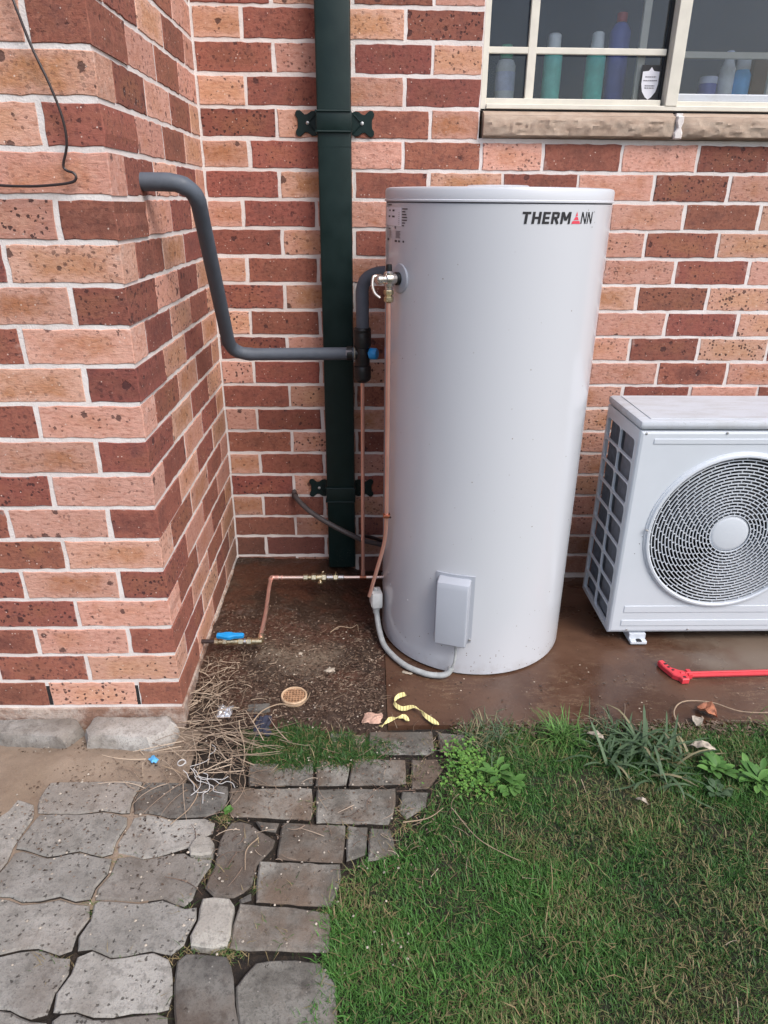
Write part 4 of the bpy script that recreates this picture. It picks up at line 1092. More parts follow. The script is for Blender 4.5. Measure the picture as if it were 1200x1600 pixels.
# ------------------------------------------------------------------ hose, conduit, wire
hs_ = thing('rubber_hose', 'dark grey rubber hose from the back wall, crossing in front of the downpipe', 'hose', (.237, .01, .345))
oh = Vector((.237, .01, .345))
MB().tube([tuple(Vector(p)-oh) for p in ((.237, .010, .345), (.240, -.022, .341), (.262, -.055, .326), (.300, -.085, .302), (.345, -.108, .279), (.395, -.122, .254), (.45, -.126, .225), (.50, -.12, .196), (.56, -.10, .170), (.63, -.08, .13), (.70, -.06, .05))], .0095, 16, 6).obj('hose', MAT['hose'], hs_, smooth=True)
MB().lathe([(.0118, 0), (.0122, .002), (.0122, .008), (.0100, .010)], 16, (.0032, -.030, -.006), (.3, -.9, -.3)).obj('cuff', MAT['wire'], hs_, smooth=True)
MB().tube([(.262, -.085, -.150), (.31, -.062, -.175), (.36, -.045, -.21), (.40, -.03, -.26)], .007, 12, 6).obj('second_hose', MAT['wire'], hs_, smooth=True)

cd = thing('power_conduit', 'pale grey power conduit curling round the foot of the tank to a white junction box', 'conduit', (.545, -.44, .10))
oc = Vector((.545, -.44, .10))
def K(*p): return tuple(Vector(p)-oc)
MB().tube([K(.545, -.440, .108), K(.548, -.450, .075), K(.556, -.488, .040), K(.575, -.548, .016), K(.628, -.632, .0115), K(.690, -.680, .0115), K(.735, -.695, .013), K(.762, -.698, .022), K(.776, -.694, .040)], .0092, 16, 8).obj('conduit', MAT['conduit'], cd, smooth=True)
MB().lathe([(.0125, -.004), (.0125, .010), (.0108, .012), (.0108, .022)], 16, K(.545, -.441, .106), (0, -.15, -1)).obj('gland', MAT['conduit'], cd, smooth=True)
MB().tube([K(.775, -.694, .038), K(.782, -.696, .062), K(.785, -.693, .090), K(.785, -.690, .124)], .0038, 10, 6).obj('cable', MAT['conduit'], cd, smooth=True)
jb = MB().box(-.016, .020, -.026, .026, -.028, .030, .006).obj('junction_box', MAT['jbox'], cd, smooth=True, loc=K(.543, -.438, .138), rot=(0, 0, R(10)))
MB().box(-.0175, -.0162, -.020, .020, -.022, .024, .0005).obj('box_lid', MAT['jbox'], jb)
MB().lathe([(.010, 0), (.008, .010)], 14, (0, 0, .028), (.3, .5, 1)).obj('gland', MAT['conduit'], jb, smooth=True)

wr = thing('wire', 'thin dark loose wire hanging in a hooked loop before the front of the pier', 'wire', (-.07, -.905, 1.4))
MB().tube([tuple(Vector(p)-Vector((-.07, -.905, 1.4))) for p in ((-.15, -.90, 1.76), (-.123, -.915, 1.684), (-.105, -.915, 1.616), (-.083, -.915, 1.556), (-.069, -.913, 1.50), (-.069, -.911, 1.455), (-.083, -.909, 1.418), (-.078, -.909, 1.408), (-.066, -.910, 1.404), (-.061, -.911, 1.396), (-.068, -.911, 1.388), (-.095, -.911, 1.383), (-.151, -.911, 1.379), (-.214, -.910, 1.380), (-.30, -.906, 1.386), (-.36, -.895, 1.39))], .0026, 10, 6).obj('wire', MAT['wire'], wr, smooth=True)

# ================================================================== AIR CONDITIONER
AX0, AX1, AY0, AY1, AZ0, AZ1 = 1.325, 2.175, -.50, -.20, .036, .745
ac = thing('air_conditioner', 'off-white outdoor air conditioner unit with a round fan grille, right of the tank', 'air conditioner', (AX0, AY0, AZ0))
def Q(x, y, z): return (x-AX0, y-AY0, z-AZ0)
GC = (1.660, .408); GR = .262
# front panel with its round opening
angs = sorted([2*PI*i/96 for i in range(96)] + [math.atan2(z-GC[1], x-GC[0]) % (2*PI) for x in (AX0, AX1) for z in (AZ0, AZ1)])
def to_rect(t):
    c_, s_ = math.cos(t), math.sin(t); k = 9
    if c_ > 1e-9: k = min(k, (AX1-GC[0])/c_)
    if c_ < -1e-9: k = min(k, (AX0-GC[0])/c_)
    if s_ > 1e-9: k = min(k, (AZ1-GC[1])/s_)
    if s_ < -1e-9: k = min(k, (AZ0-GC[1])/s_)
    return GC[0]+c_*k, GC[1]+s_*k
pan = MB(); n = len(angs); vs = []
B_ = .010
def inset(x, z, e): 
    return (min(max(x, AX0+e), AX1-e), min(max(z, AZ0+e), AZ1-e))
ringdefs = []
for t in angs:
    X, Z = to_rect(t)
ring = []
ring.append([Q(GC[0]+GR*math.cos(t), AY0+.045, GC[1]+GR*math.sin(t)) for t in angs])
ring.append([Q(GC[0]+GR*math.cos(t), AY0+.004, GC[1]+GR*math.sin(t)) for t in angs])
ring.append([Q(GC[0]+(GR+.003)*math.cos(t), AY0, GC[1]+(GR+.003)*math.sin(t)) for t in angs])
ring.append([Q(*(lambda p: (p[0], AY0, p[1]))(inset(*to_rect(t), B_))) for t in angs])
ring.append([Q(*(lambda p: (p[0], AY0+.003, p[1]))(inset(*to_rect(t), .003))) for t in angs])
ring.append([Q(*(lambda p: (p[0], AY0+B_, p[1]))(to_rect(t))) for t in angs])
ring.append([Q(*(lambda p: (p[0], AY0+.030, p[1]))(to_rect(t))) for t in angs])
for r_ in ring: vs += r_
fs = []
for l in range(len(ring)-1):
    for i in range(n):
        j = (i+1) % n; fs.append((l*n+i, (l+1)*n+i, (l+1)*n+j, l*n+j))
pan.add(vs, fs).obj('front_panel', MAT['ac'], ac, smooth=False)
# surround ring
def ring_lathe(prof, nseg, origin, name, mat, parent, flip=False):
    m_ = MB(); O = Vector(origin); k = len(prof)
    v_ = [(O.x+r*math.cos(2*PI*i/nseg), O.y-h, O.z+r*math.sin(2*PI*i/nseg)) for r, h in prof for i in range(nseg)]
    f_ = []
    for l in range(k):
        l2 = (l+1) % k
        for i in range(nseg):
            j = (i+1) % nseg; f_.append((l*nseg+i, l*nseg+j, l2*nseg+j, l2*nseg+i))
    return m_.add(v_, f_)
gc = Q(GC[0], AY0, GC[1])
ring_lathe([(GR+.010, -.002), (GR+.009, .003), (GR+.006, .004), (GR+.002, .010), (GR-.004, .011), (GR-.008, .008), (GR-.008, -.004), (GR, -.006)], 120, gc, '', None, None).obj('grille_rim', MAT['ac'], ac, smooth=True)
# concentric wire grille with staggered ties
fg = link('fan_grille', (lambda m_: m_.mesh('fan_grille', [MAT['ac']]))(MB().lathe([(.062, -.004), (.0625, .0), (.060, .004), (.050, .0062), (.02, .0075), (.004, .008)], 64, (0, 0, 0), (0, -1, 0))), ac, loc=gc)
fg.data.polygons.foreach_set('use_smooth', [True]*len(fg.data.polygons))
NR = 18; r0g, r1g = .064, .256
def dome(r): return .0075*(1-(r/.26)**2)+.001
for i in range(NR+1):
    r = r0g+(r1g-r0g)*i/NR; h = dome(r)
    m_ = ring_lathe([(r-.0013, h), (r+.0013, h), (r+.0013, h-.005), (r-.0013, h-.005)], 96, (0, 0, 0), '', None, None)
    if i < NR:
        ra = r+(r1g-r0g)/NR
        nt = 36 if i > 4 else 24
        for k in range(nt):
            t = 2*PI*(k+(.5 if i % 2 else 0))/nt + i*.035
            c_, s_ = math.cos(t), math.sin(t); wv = .0011
            h2 = dome((r+ra)/2)-.0008
            p = []
            for rr_ in (r, ra):
                for sg in (-1, 1):
                    for hh in (h2, h2-.0035): p.append((rr_*c_-sg*wv*s_, -hh, rr_*s_+sg*wv*c_))
            m_.add(p, [(0, 2, 6, 4), (1, 5, 7, 3), (0, 4, 5, 1), (2, 3, 7, 6)])
    m_.obj('grille_ring', MAT['ac'], fg, smooth=False)
MB().tube([(-GR-.004, -.010, .015), (-GR-.012, -.012, .018)], .0035, 8, 0).obj('screw', MAT['steel'], fg)
# cavity and fan behind
cv = MB(); nn = 64
v_ = [Q(GC[0]+.257*math.cos(2*PI*i/nn), y, GC[1]+.257*math.sin(2*PI*i/nn)) for y in (AY0+.012, AY0+.16) for i in range(nn)]
cv.add(v_, [(i, nn+i, nn+(i+1) % nn, (i+1) % nn) for i in range(nn)] + [tuple(nn+i for i in range(nn))]).obj('fan_shroud', MAT['dark'], ac)
fan = link('fan', MB().lathe([(.05, 0), (.055, .01), (.055, .05), (.045, .06)], 32, (0, 0, 0), (0, -1, 0)).mesh('fan', [MAT['fan']], True), ac, loc=Q(GC[0], AY0+.12, GC[1]))
for k in range(3):
    bl = []; fl = []
    for i in range(9):
        for j in range(7):
            rr_ = .05+.185*j/6; t = 2*PI*k/3+.15+(1.25-.25*j/6)*i/8
            bl.append((rr_*math.cos(t), -.055+.05*i/8-.01*math.sin(j), rr_*math.sin(t)))
    for i in range(8):
        for j in range(6): q = i*7+j; fl.append((q, q+1, q+8, q+7))
    MB().add(bl, fl).obj('fan_blade', MAT['fan'], fan, smooth=True)
# left side: framed lattice over the coil
sy0, sy1, sz0, sz1 = -.474, -.210, .046, .742
pl = MB()
pl.box(AX0-AX0, .012, AY0+.03-AY0, sy0-AY0+.006, 0, AZ1-AZ0)
pl.box(0, .012, sy1-AY0-.004, AY1-AY0, 0, AZ1-AZ0)
pl.box(0, .012, sy0-AY0+.0061, sy1-AY0-.0041, 0, sz0-AZ0+.006)
pl.box(0, .012, sy0-AY0+.0061, sy1-AY0-.0041, sz1-AZ0-.006-.028, AZ1-AZ0)
side_p = pl.obj('side_panel', MAT['ac'], ac)
ncy, ncz = 2, 9
cz0, cz1 = sz0+.003, sz1-.033; cw = (sy1-sy0-.004)/ncy; chh = (cz1-cz0)/ncz
def cell(cy, cz, w_, h_, bar, rad):
    """square frame round a rounded opening, facing -x"""
    k = 5; inn = []
    iw, ih = w_/2-bar/2, h_/2-bar/2
    outp = []
    for sx, sz, a0 in ((1, 1, 0), (-1, 1, PI/2), (-1, -1, PI), (1, -1, 3*PI/2)):
        for i in range(k+1):
            t = a0+PI/2*i/k
            inn.append((sx*(iw-rad)+rad*math.cos(t), sz*(ih-rad)+rad*math.sin(t)))
            # matching outer point
            ox = sx*w_/2; oz = sz*h_/2
            outp.append((ox, oz))
    n_ = len(inn); v_ = []
    for (pts, x) in ((outp, .0016), (inn, -.0008), (inn, .006)):
        v_ += [(x, cy+p[0], cz+p[1]) for p in pts]
    f_ = []
    for l in range(2):
        for i in range(n_):
            j = (i+1) % n_; f_.append((l*n_+i, l*n_+j, (l+1)*n_+j, (l+1)*n_+i))
    return MB().add(v_, f_)
for i in range(ncy):
    for j in range(ncz):
        cy = (sy0+.002)-AY0+cw*(i+.5); czz = cz0-AZ0+chh*(j+.5)
        cell(cy, czz, cw, chh, .0068, .014).obj('lattice_cell', MAT['ac'], side_p, smooth=False)
MB().box(.018, .028, sy0-AY0-.02, sy0-AY0+.136, .01, AZ1-AZ0-.01).obj('inner_plate', MAT['coil'], ac)
MB().box(.020, .034, sy1-AY0-.093, sy1-AY0+.008, .01, AZ1-AZ0-.01).obj('coil', MAT['coil'], ac)
MB().box(.044, .05, .035, .295, .01, AZ1-AZ0-.01).obj('inner_wall', MAT['dark'], ac)
fins = MB()
for i in range(30): 
    y = sy1-AY0-.091+i*.0032; fins.box(.0185, .0199, y, y+.0012, .012, AZ1-AZ0-.012)
fins.obj('coil_fins', MAT['coil'], ac, kind='stuff')
# body shell: back, right side, underside
MB().box(.052, AX1-AX0, .17, AY1-AY0-.001, .001, AZ1-AZ0-.001).obj('rear_casing', MAT['ac'], ac)
MB().box(AX1-AX0-.012, AX1-AX0, .0302, .1698, 0, AZ1-AZ0).obj('side_panel', MAT['ac'], ac)
MB().box(.002, AX1-AX0-.002, .012, AY1-AY0-.002, -.004, .0005).obj('base_tray', MAT['ac'], ac)
# lid with rolled edges
MB().box(-.004, AX1-AX0+.004, -.004, AY1-AY0+.004, AZ1-AZ0+.0025, AZ1-AZ0+.030, .011).obj('lid', MAT['ac_top'], ac, smooth=True)
MB().box(.03, AX1-AX0-.03, .018, AY1-AY0-.02, AZ1-AZ0+.0295, AZ1-AZ0+.0325, .0014).obj('lid_panel', MAT['ac_top'], ac)
# pressed lines
for x0, z0, z1 in ((.052, .668, .684), (.050, .105, .080), (.047, .050, .028)):
    MB().box(x0-.008, AX1-AX0-.03, -.0022, .0015, min(z0, z1), max(z0, z1), .0012).obj('pressed_rib', MAT['ac'], ac)
for x, z in ((.062, .012), (.27, .012), (.26, .702), (.018, .700)):
    MB().lathe([(.0038, -.001), (.0036, .0015), (.001, .002)], 10, (x, -.0005 if x > .03 else 0, z), (0, -1, 0)).obj('screw', MAT['steel'], ac)
MB().prism([(-.006, .0), (.004, .005), (.004, -.005)], 0, .0006, M=Matrix.Translation((.440, -.0003, .694)) @ Matrix.Rotation(PI/2, 4, 'X')).obj('arrow_mark', MAT['grey_print'], ac)
for x, z in ((.070, .385), (.055, .335), (.060, .360), (.105, .33), (.045, .30)):
    MB().lathe([(.0016, -.001), (.0014, .0004)], 7, (x, -.0001, z), (0, -1, 0)).obj('speck', MAT['wire'], ac)
for x in (.075, .62):
    ft = MB(); ft.box(x, x+.056, -.022, -.002, -.034, -.022, .003); ft.box(x, x+.056, -.002, .30, -.034, -.0045, .002)
    f_ = ft.obj('foot', MAT['ac'], ac)
    MB().prism([(x+.020, -.023), (x+.038, -.023), (x+.038, -.010), (x+.034, -.005), (x+.024, -.005), (x+.020, -.010)], -.0218, -.0212).obj('bolt_slot', MAT['dark'], f_)

# ================================================================== SMALL THINGS ON THE GROUND
rt_ = thing('red_tool', 'bright red plastic tool with a slotted head and a long bar, lying on the slab', 'tool', (1.488, -.700, .0))
MB().tube([(.006, .0, .013), (.40, .012, .013), (.78, .024, .013)], .0098, 8, 0).obj('bar', MAT['red'], rt_)
MB().tube([(.02, -.0035, .0225), (.78, .0205, .0225)], .0022, 6, 0).obj('rib', MAT['red'], rt_)
hp = [(-.040, .066), (-.024, .070), (-.016, .048), (-.010, .030), (.008, .018), (.024, .012), (.026, -.014), (.022, -.030), (.0, -.032), (-.004, -.018), (-.020, -.006), (-.028, .018), (-.036, .040)]
MB().prism(hp, .003, .020, .003).obj('head', MAT['red'], rt_)
for cx, cy, a_ in ((-.024, .047, .2), (-.020, .031, .3), (-.012, .016, .5), (.010, -.020, 0)):
    MB().box(-.0045, .0045, -.0035, .0035, .0195, .0206).obj('slot', MAT['dark'], rt_, loc=(cx, cy, 0), rot=(0, 0, a_))
MB().box(.026, .040, -.012, .016, .004, .024, .002).obj('collar', MAT['red'], rt_)

def ribbon(path, w_, name, mat, parent=None, twist=1.4, ph=0.0, k=8, **kw):
    P = spline(path, k); vs = []; fs = []; m = len(P)
    for i in range(m):
        T = (P[min(i+1, m-1)]-P[max(i-1, 0)]).normalized()
        s_ = T.cross(Vector((0, 0, 1))).normalized(); a_ = ph+twist*i/k
        N = s_*math.cos(a_)+Vector((0, 0, 1))*math.sin(a_)*.55
        M_ = N.cross(T)*.0012
        c_ = P[i]+Vector((0, 0, w_*.30))
        vs += [c_-N*w_/2-M_, c_+N*w_/2-M_, c_+N*w_/2+M_, c_-N*w_/2+M_]
    for i in range(m-1):
        for q in range(4): q2 = (q+1) % 4; fs.append((i*4+q, i*4+q2, i*4+4+q2, i*4+4+q))
    fs += [(0, 3, 2, 1), ((m-1)*4, (m-1)*4+1, (m-1)*4+2, (m-1)*4+3)]
    return MB().add(vs, fs).obj(name, mat, parent, **kw)
ribbon([(.628, -.787, .012), (.605, -.797, .010), (.594, -.822, .008), (.615, -.848, .008), (.648, -.842, .010), (.668, -.858, .008), (.684, -.882, .008), (.706, -.905, .006), (.714, -.914, .006)], .016, 'tape_scrap', MAT['yellow'], twist=.9, label='twisted yellow tape curled on the slab in a hook shape', category='tape')
ribbon([(.552, -.920, .006), (.570, -.905, .010), (.585, -.892, .010), (.603, -.885, .008), (.620, -.882, .008), (.630, -.897, .006)], .015, 'tape_scrap', MAT['yellow'], twist=1.3, ph=.6, label='shorter twisted yellow tape at the front edge of the soil, beside the curled one', category='tape')

gr = thing('drain_grate', 'small round cream drain grate sunk in the soil among dry stalks', 'drain', (.298, -.794, .020))
ring_ = MB(); ng = 40
prof = [(.0385, -.012), (.039, .000), (.037, .003), (.0335, .002), (.032, -.004)]
v_ = [(r*math.cos(2*PI*i/ng), r*math.sin(2*PI*i/ng), h) for r, h in prof for i in range(ng)]
ring_.add(v_, [(l*ng+i, l*ng+(i+1) % ng, (l+1)*ng+(i+1) % ng, (l+1)*ng+i) for l in range(len(prof)-1) for i in range(ng)])
ring_.obj('rim', MAT['grate'], gr, smooth=True)
MB().lathe([(.0315, -.012), (.0315, -.0045)], 32).obj('floor', MAT['dark'], gr)
bars = MB()
for i in range(-3, 4):
    x = i*.0088; L = math.sqrt(max(0, .0315**2-x*x))
    if L > .004:
        bars.box(x-.0010, x+.0010, -L, L, -.004, .0005); bars.box(-L, L, x-.0010, x+.0010, -.0044, .0001)
bars.obj('grid', simple('grate_rust', (.40, .23, .13), .7, 0, .3, 60), gr)

def crumple(name, loc, sx, sy, sz, mat, seed, label, cat, n=9, rotz=0.0, amp=.5):
    vs = []; fs = []; rr = random.Random(seed)
    for j in range(n+1):
        for i in range(n+1):
            u, v = i/n*2-1, j/n*2-1
            e = 1+.55*nz(u*1.3+seed, v*1.3, 1.0)
            vs.append((u*sx/2*e, v*sy/2*e, sz*(.5+amp*mn.noise(Vector((u*2.2+seed, v*2.2, seed)))+amp*.5*rr.uniform(-.5, .5))*(1-.6*max(abs(u), abs(v))**3)))
    N = len(vs)
    vs += [(x*.98, y*.98, z-.0012) for x, y, z in vs]
    for j in range(n):
        for i in range(n):
            a_ = j*(n+1)+i; fs += [(a_, a_+1, a_+n+2, a_+n+1), (a_+N, a_+n+1+N, a_+n+2+N, a_+1+N)]
    for i in range(n):
        for a_, b_ in ((i, i+1), ((i+1)+n*(n+1), i+n*(n+1)), ((i+1)*(n+1), i*(n+1)), (i*(n+1)+n, (i+1)*(n+1)+n)):
            fs.append((b_, a_, a_+N, b_+N))
    return MB().add(vs, fs).obj(name, mat, loc=loc, rot=(0, 0, rotz), label=label, category=cat)
crumple('foil_scrap', (.105, -.858, .012), .050, .055, .022, MAT['foil'], 3, 'crumpled silvery foil scrap in the dry stalks at the corner of the pier', 'foil')
crumple('cloth_scrap', (.221, -.905, .004), .042, .085, .016, MAT['navy_cloth'], 5, 'dark navy rag lying below the round drain', 'rag', rotz=.2)
crumple('plastic_scrap', (-.050, -1.033, .004), .018, .026, .012, MAT['blue_scrap'], 8, 'tiny bright blue plastic scrap on the sand in front of the pier', 'scrap', n=4, rotz=.6)
crumple('pale_chip', (.395, -.655, .006), .034, .022, .008, MAT['pale_leaf'], 11, 'white scrap on the soil in front of the bare patch, biggest white one there', 'scrap', n=4)
crumple('pale_chip', (.300, -.600, .030), .014, .014, .007, MAT['pale_leaf'], 12, 'small white chip on the bare patch beside the blue valve pipe', 'scrap', n=3)
crumple('pale_chip', (.640, -.665, .001), .030, .012, .006, MAT['pale_leaf'], 13, 'thin pale flake on the slab before the conduit of the tank', 'scrap', n=3, rotz=-.4)
crumple('pale_chip', (.530, -.878, .002), .052, .042, .012, MAT['orange_leaf'], 19, 'pinkish bark-like flake next to the yellow tape', 'scrap', n=6)
bpy.data.objects['pale_chip.003'].material_slots[0].link = 'OBJECT'
bpy.data.objects['pale_chip.003'].material_slots[0].material = simple('pink_flake', (.46, .29, .22), .8, 0, .3, 60)
# curled dry leaf
def curled_leaf(loc, L, W, mat, label, rotz, curl=2.2, cat='leaf'):
    vs = []; n = 10; m = 6
    for i in range(n+1):
        u = i/n; w_ = W/2*math.sin(PI*min(1, u*1.02+.02))**.7
        for j in range(m+1):
            v = j/m*2-1; a_ = v*curl/2
            vs.append((L*(u-.5)+.1*L*nz(u*3+L*90, v, 1), w_*math.sin(a_)/max(.3, math.sin(curl/2))*(1+.5*nz(u*4+L*50, v*2, 1, 2.0)), w_*(1-math.cos(a_))+.010*math.sin(u*3)+.10*L*nz(u*5, v*2+L*70, 1, 5.0)))
    fs = [(i*(m+1)+j, i*(m+1)+j+1, (i+1)*(m+1)+j+1, (i+1)*(m+1)+j) for i in range(n) for j in range(m)]
    N = len(vs); vs += [(x, y, z-.0008) for x, y, z in vs]; fs += [tuple(q+N for q in f[::-1]) for f in fs]
    return MB().add(vs, fs).obj('dry_leaf', mat, smooth=True, loc=loc, rot=(0, 0, rotz), label=label, category=cat)
curled_leaf((1.503, -.868, .006), .060, .05, MAT['orange_leaf'], 'curled orange-brown dry leaf at the edge of the slab below the red tool', -.8)
curled_leaf((1.458, -.905, .006), .040, .03, MAT['pale_leaf'], 'small pale dry leaf next to the curled orange one', 1.2, 1.2)
curled_leaf((1.143, -.978, .020), .048, .020, MAT['pale_leaf'], 'pale beige dead leaf in the grass between the two tufts', -.6, 1.0)
curled_leaf((1.417, -1.024, .020), .070, .026, MAT['pale_leaf'], 'long whitish dead leaf on the grass at the right', -.25, 1.2)
curled_leaf((1.19, -1.20, .014), .030, .012, MAT['pale_leaf'], 'tiny pale leaf lying in the middle of the lawn', -.7, .8)

st_ = thing('string', 'tangled white string with a small loop, on the pavers in front of the pier', 'string', (.04, -1.08, .01))
rr = random.Random(12)
MB().tube([(.009*math.cos(t)*1.1-.006, .012*math.sin(t)+.014, .012+.001*t) for t in [i*.55 for i in range(12)]], .0015, 6, 3).obj('loop', MAT['string'], st_, smooth=True)
for k in range(7):
    p = Vector((rr.uniform(-.005, .06), rr.uniform(-.035, .02), .008)); a_ = rr.uniform(-1.4, .5); pts = [tuple(p)]
    for i in range(7):
        a_ += rr.uniform(-.9, .9); p = p+Vector((math.cos(a_)*.016, math.sin(a_)*.016, rr.uniform(-.003, .003))); p.z = max(.006, p.z); pts.append(tuple(p))
    MB().tube(pts, .0010, 5, 4).obj('strand', MAT['string'], st_, smooth=True)

# ================================================================== VEGETATION AND LITTER
def blades(name, pos, ang, length, width, bend, lean, tint, dry, mat, segs=2, zf=None, **kw):
    """many tapered blades as one mesh (numpy)"""
    n = len(ang); k = segs
    dirx, diry = np.cos(ang), np.sin(ang); px, py = -diry, dirx
    V = np.zeros((n, 2*k+1, 3))
    for s_ in range(k+1):
        t = s_/k
        out = length*(lean*t + bend*t*t); h = length*np.sqrt(np.maximum(.02, 1-np.minimum(.98, (lean+bend*t)**2)))*t*(1-.18*t*bend)
        cx = pos[:, 0]+dirx*out; cy = pos[:, 1]+diry*out; cz = pos[:, 2]+h
        if s_ < k:
            w_ = width*(1-.45*t)/2
            V[:, 2*s_] = np.stack([cx-px*w_, cy-py*w_, cz], 1); V[:, 2*s_+1] = np.stack([cx+px*w_, cy+py*w_, cz], 1)
        else: V[:, 2*k] = np.stack([cx, cy, cz], 1)
    base = (np.arange(n)*(2*k+1))[:, None]
    quads = np.concatenate([base+np.array([[2*s_, 2*s_+1, 2*s_+3, 2*s_+2]]) for s_ in range(k-1)], 1).reshape(-1, 4) if k > 1 else np.zeros((0, 4), int)
    tris = base+np.array([[2*k-2, 2*k-1, 2*k]])
    nq, nt_ = len(quads), len(tris)
    me = bpy.data.meshes.new(name); me.vertices.add(n*(2*k+1)); me.vertices.foreach_set('co', V.reshape(-1))
    me.loops.add(nq*4+nt_*3); me.loops.foreach_set('vertex_index', np.concatenate([quads.reshape(-1), tris.reshape(-1)]).astype(np.int32))
    me.polygons.add(nq+nt_)
    ls = np.concatenate([np.arange(nq)*4, nq*4+np.arange(nt_)*3]).astype(np.int32)
    me.polygons.foreach_set('loop_start', ls)
    me.update(calc_edges=True); me.validate()
    at = me.color_attributes.new('tint', 'FLOAT_COLOR', 'POINT')
    cc = np.zeros((n, 2*k+1, 4)); cc[..., 0] = tint[:, None]; cc[..., 1] = dry[:, None]; cc[..., 3] = 1
    at.data.foreach_set('color', cc.reshape(-1))
    me.materials.append(mat)
    return link(name, me, None, **kw)

def value_noise(x, y, s, seed):
    r_ = np.random.default_rng(seed); G = r_.random((64, 64))
    u = x*s+1000; v = y*s+1000; i = np.floor(u).astype(int); j = np.floor(v).astype(int); a = u-i; b_ = v-j
    a = a*a*(3-2*a); b_ = b_*b_*(3-2*b_)
    g = lambda p, q: G[p % 64, q % 64]
    return (g(i, j)*(1-a)+g(i+1, j)*a)*(1-b_)+(g(i, j+1)*(1-a)+g(i+1, j+1)*a)*b_
def in_poly(x, y, poly):
    c = np.zeros(len(x), bool); n = len(poly)
    for i in range(n):
        x1, y1 = poly[i]; x2, y2 = poly[(i+1) % n]
        if y1 == y2: continue
        t = ((y1 > y) != (y2 > y)) & (x < (x2-x1)*(y-y1)/(y2-y1)+x1); c ^= t
    return c
# mown lawn
def scatter(N, x0, x1, y0, y1): return rng.uniform(x0, x1, N), rng.uniform(y0, y1, N)
x, y = scatter(300000, .36, 2.15, -2.15, -.90)
jx, jy = rng.normal(0, .012, len(x)), rng.normal(0, .010, len(x))
ok = in_poly(x+jx, y+jy, LAWN)
patch = .55*value_noise(x, y, 7, 1)+.3*value_noise(x, y, 19, 2)+.15*value_noise(x, y, 47, 3)
fine = value_noise(x, y, 60, 4)
edge = np.clip((-.93-y)/.10, 0, 1)
dryf = np.clip((.5*value_noise(x, y, 4.2, 9)+.5*value_noise(x, y, 13, 10)-.52)*2.4, 0, 1)
for bx_, by_, br_2, bs_ in ((.56, -1.56, .10, .5), (.80, -1.70, .14, 1.2), (1.12, -1.70, .17, 1.2), (.90, -1.30, .08, .7), (.50, -1.42, .07, .9), (1.25, -1.50, .16, .5), (1.15, -1.20, .14, .6), (.95, -1.50, .12, .5)):
    dryf = np.clip(dryf+bs_*np.clip(1.3-np.hypot(x-bx_, (y-by_)*1.3)/br_2, 0, 1)*(.4+1.0*fine), 0, 1)
bare = np.clip(1.0-np.hypot((x-1.08)/.16, (y+1.10)/.09), 0, 1)   # worn bit below the tufts
dens = np.clip(.35+.85*patch, 0, 1)*(1-.75*bare)*(1-.35*dryf)
ok &= rng.random(len(x)) < dens*1.1
x, y, patch, dryf, fine = x[ok], y[ok], patch[ok], dryf[ok], fine[ok]
n = len(x)
far = np.hypot(x-.8, y+1.4)
L = rng.gamma(5, .0034, n)*(.5+1.0*patch)*np.where(rng.random(n) < .03, 1.8, 1)*np.where(x < .78, 1.0, 1.0)
lush = np.clip(1-np.hypot((x-.80)/.14, (y+1.08)/.13), 0, 1)
L *= 1+.3*lush
dry = np.where(rng.random(n) < .04+.36*dryf, rng.uniform(.5, 1, n), rng.uniform(0, .10, n)+.20*dryf)
left = np.clip((1.1-x)/.5, 0, 1)*.32+.04
tint = np.clip(rng.beta(1.6, 2.2, n)*.9+.7*(patch-.5)+.4*lush+left, 0, 1)
z = np.full(n, -.010)
blades('lawn_grass', np.stack([x, y, z], 1), rng.uniform(0, 2*PI, n), L, np.where(rng.random(n) < .12, rng.uniform(.0026, .0042, n), rng.uniform(.0010, .0024, n)), rng.uniform(.1, .7, n), rng.uniform(.0, .6, n), tint, dry*(1-lush*.7), MAT['grass'], 2, kind='stuff', label='short patchy mown lawn grass, right half of the foreground', category='grass')
# clippings and thatch lying flat
x, y = scatter(5000, .36, 2.1, -2.1, -.92); ok = in_poly(x, y, LAWN); x, y = x[ok], y[ok]; n = len(x)
blades('lawn_thatch', np.stack([x, y, rng.uniform(-.004, .012, n)], 1), rng.uniform(0, 2*PI, n), rng.uniform(.012, .04, n), rng.uniform(.001, .002, n), rng.uniform(0, .1, n), rng.uniform(.9, .98, n), rng.random(n)*.4, rng.uniform(.3, .8, n), MAT['grass'], 2, kind='stuff', label='dry clippings lying in the lawn', category='grass')
# grass strip between the drain and the rectangular pavers, and sprigs in joints
STRIP = [(.19, -.925), (.26, -.925), (.30, -.90), (.40, -.93), (.50, -.955), (.585, -.985), (.545, -1.03), (.43, -1.05), (.33, -1.06), (.22, -1.03)]
x, y = scatter(60000, .15, .62, -1.1, -.88); ok = in_poly(x+rng.normal(0, .012, len(x)), y+rng.normal(0, .009, len(x)), STRIP) & (rng.random(len(x)) < .10+.75*value_noise(x, y, 22, 6)**1.5)
x, y = x[ok], y[ok]; n = len(x)
blades('path_grass', np.stack([x, y, np.full(n, -.006)], 1), rng.uniform(0, 2*PI, n), rng.gamma(6, .0035, n), rng.uniform(.0012, .0026, n), rng.uniform(.3, .9, n), rng.uniform(.2, .8, n), rng.beta(1.6, 3.2, n)*.7, np.where(rng.random(n) < .12, .8, .1), MAT['grass'], 2, kind='stuff', label='dark green grass growing over the pavers below the drain', category='grass')
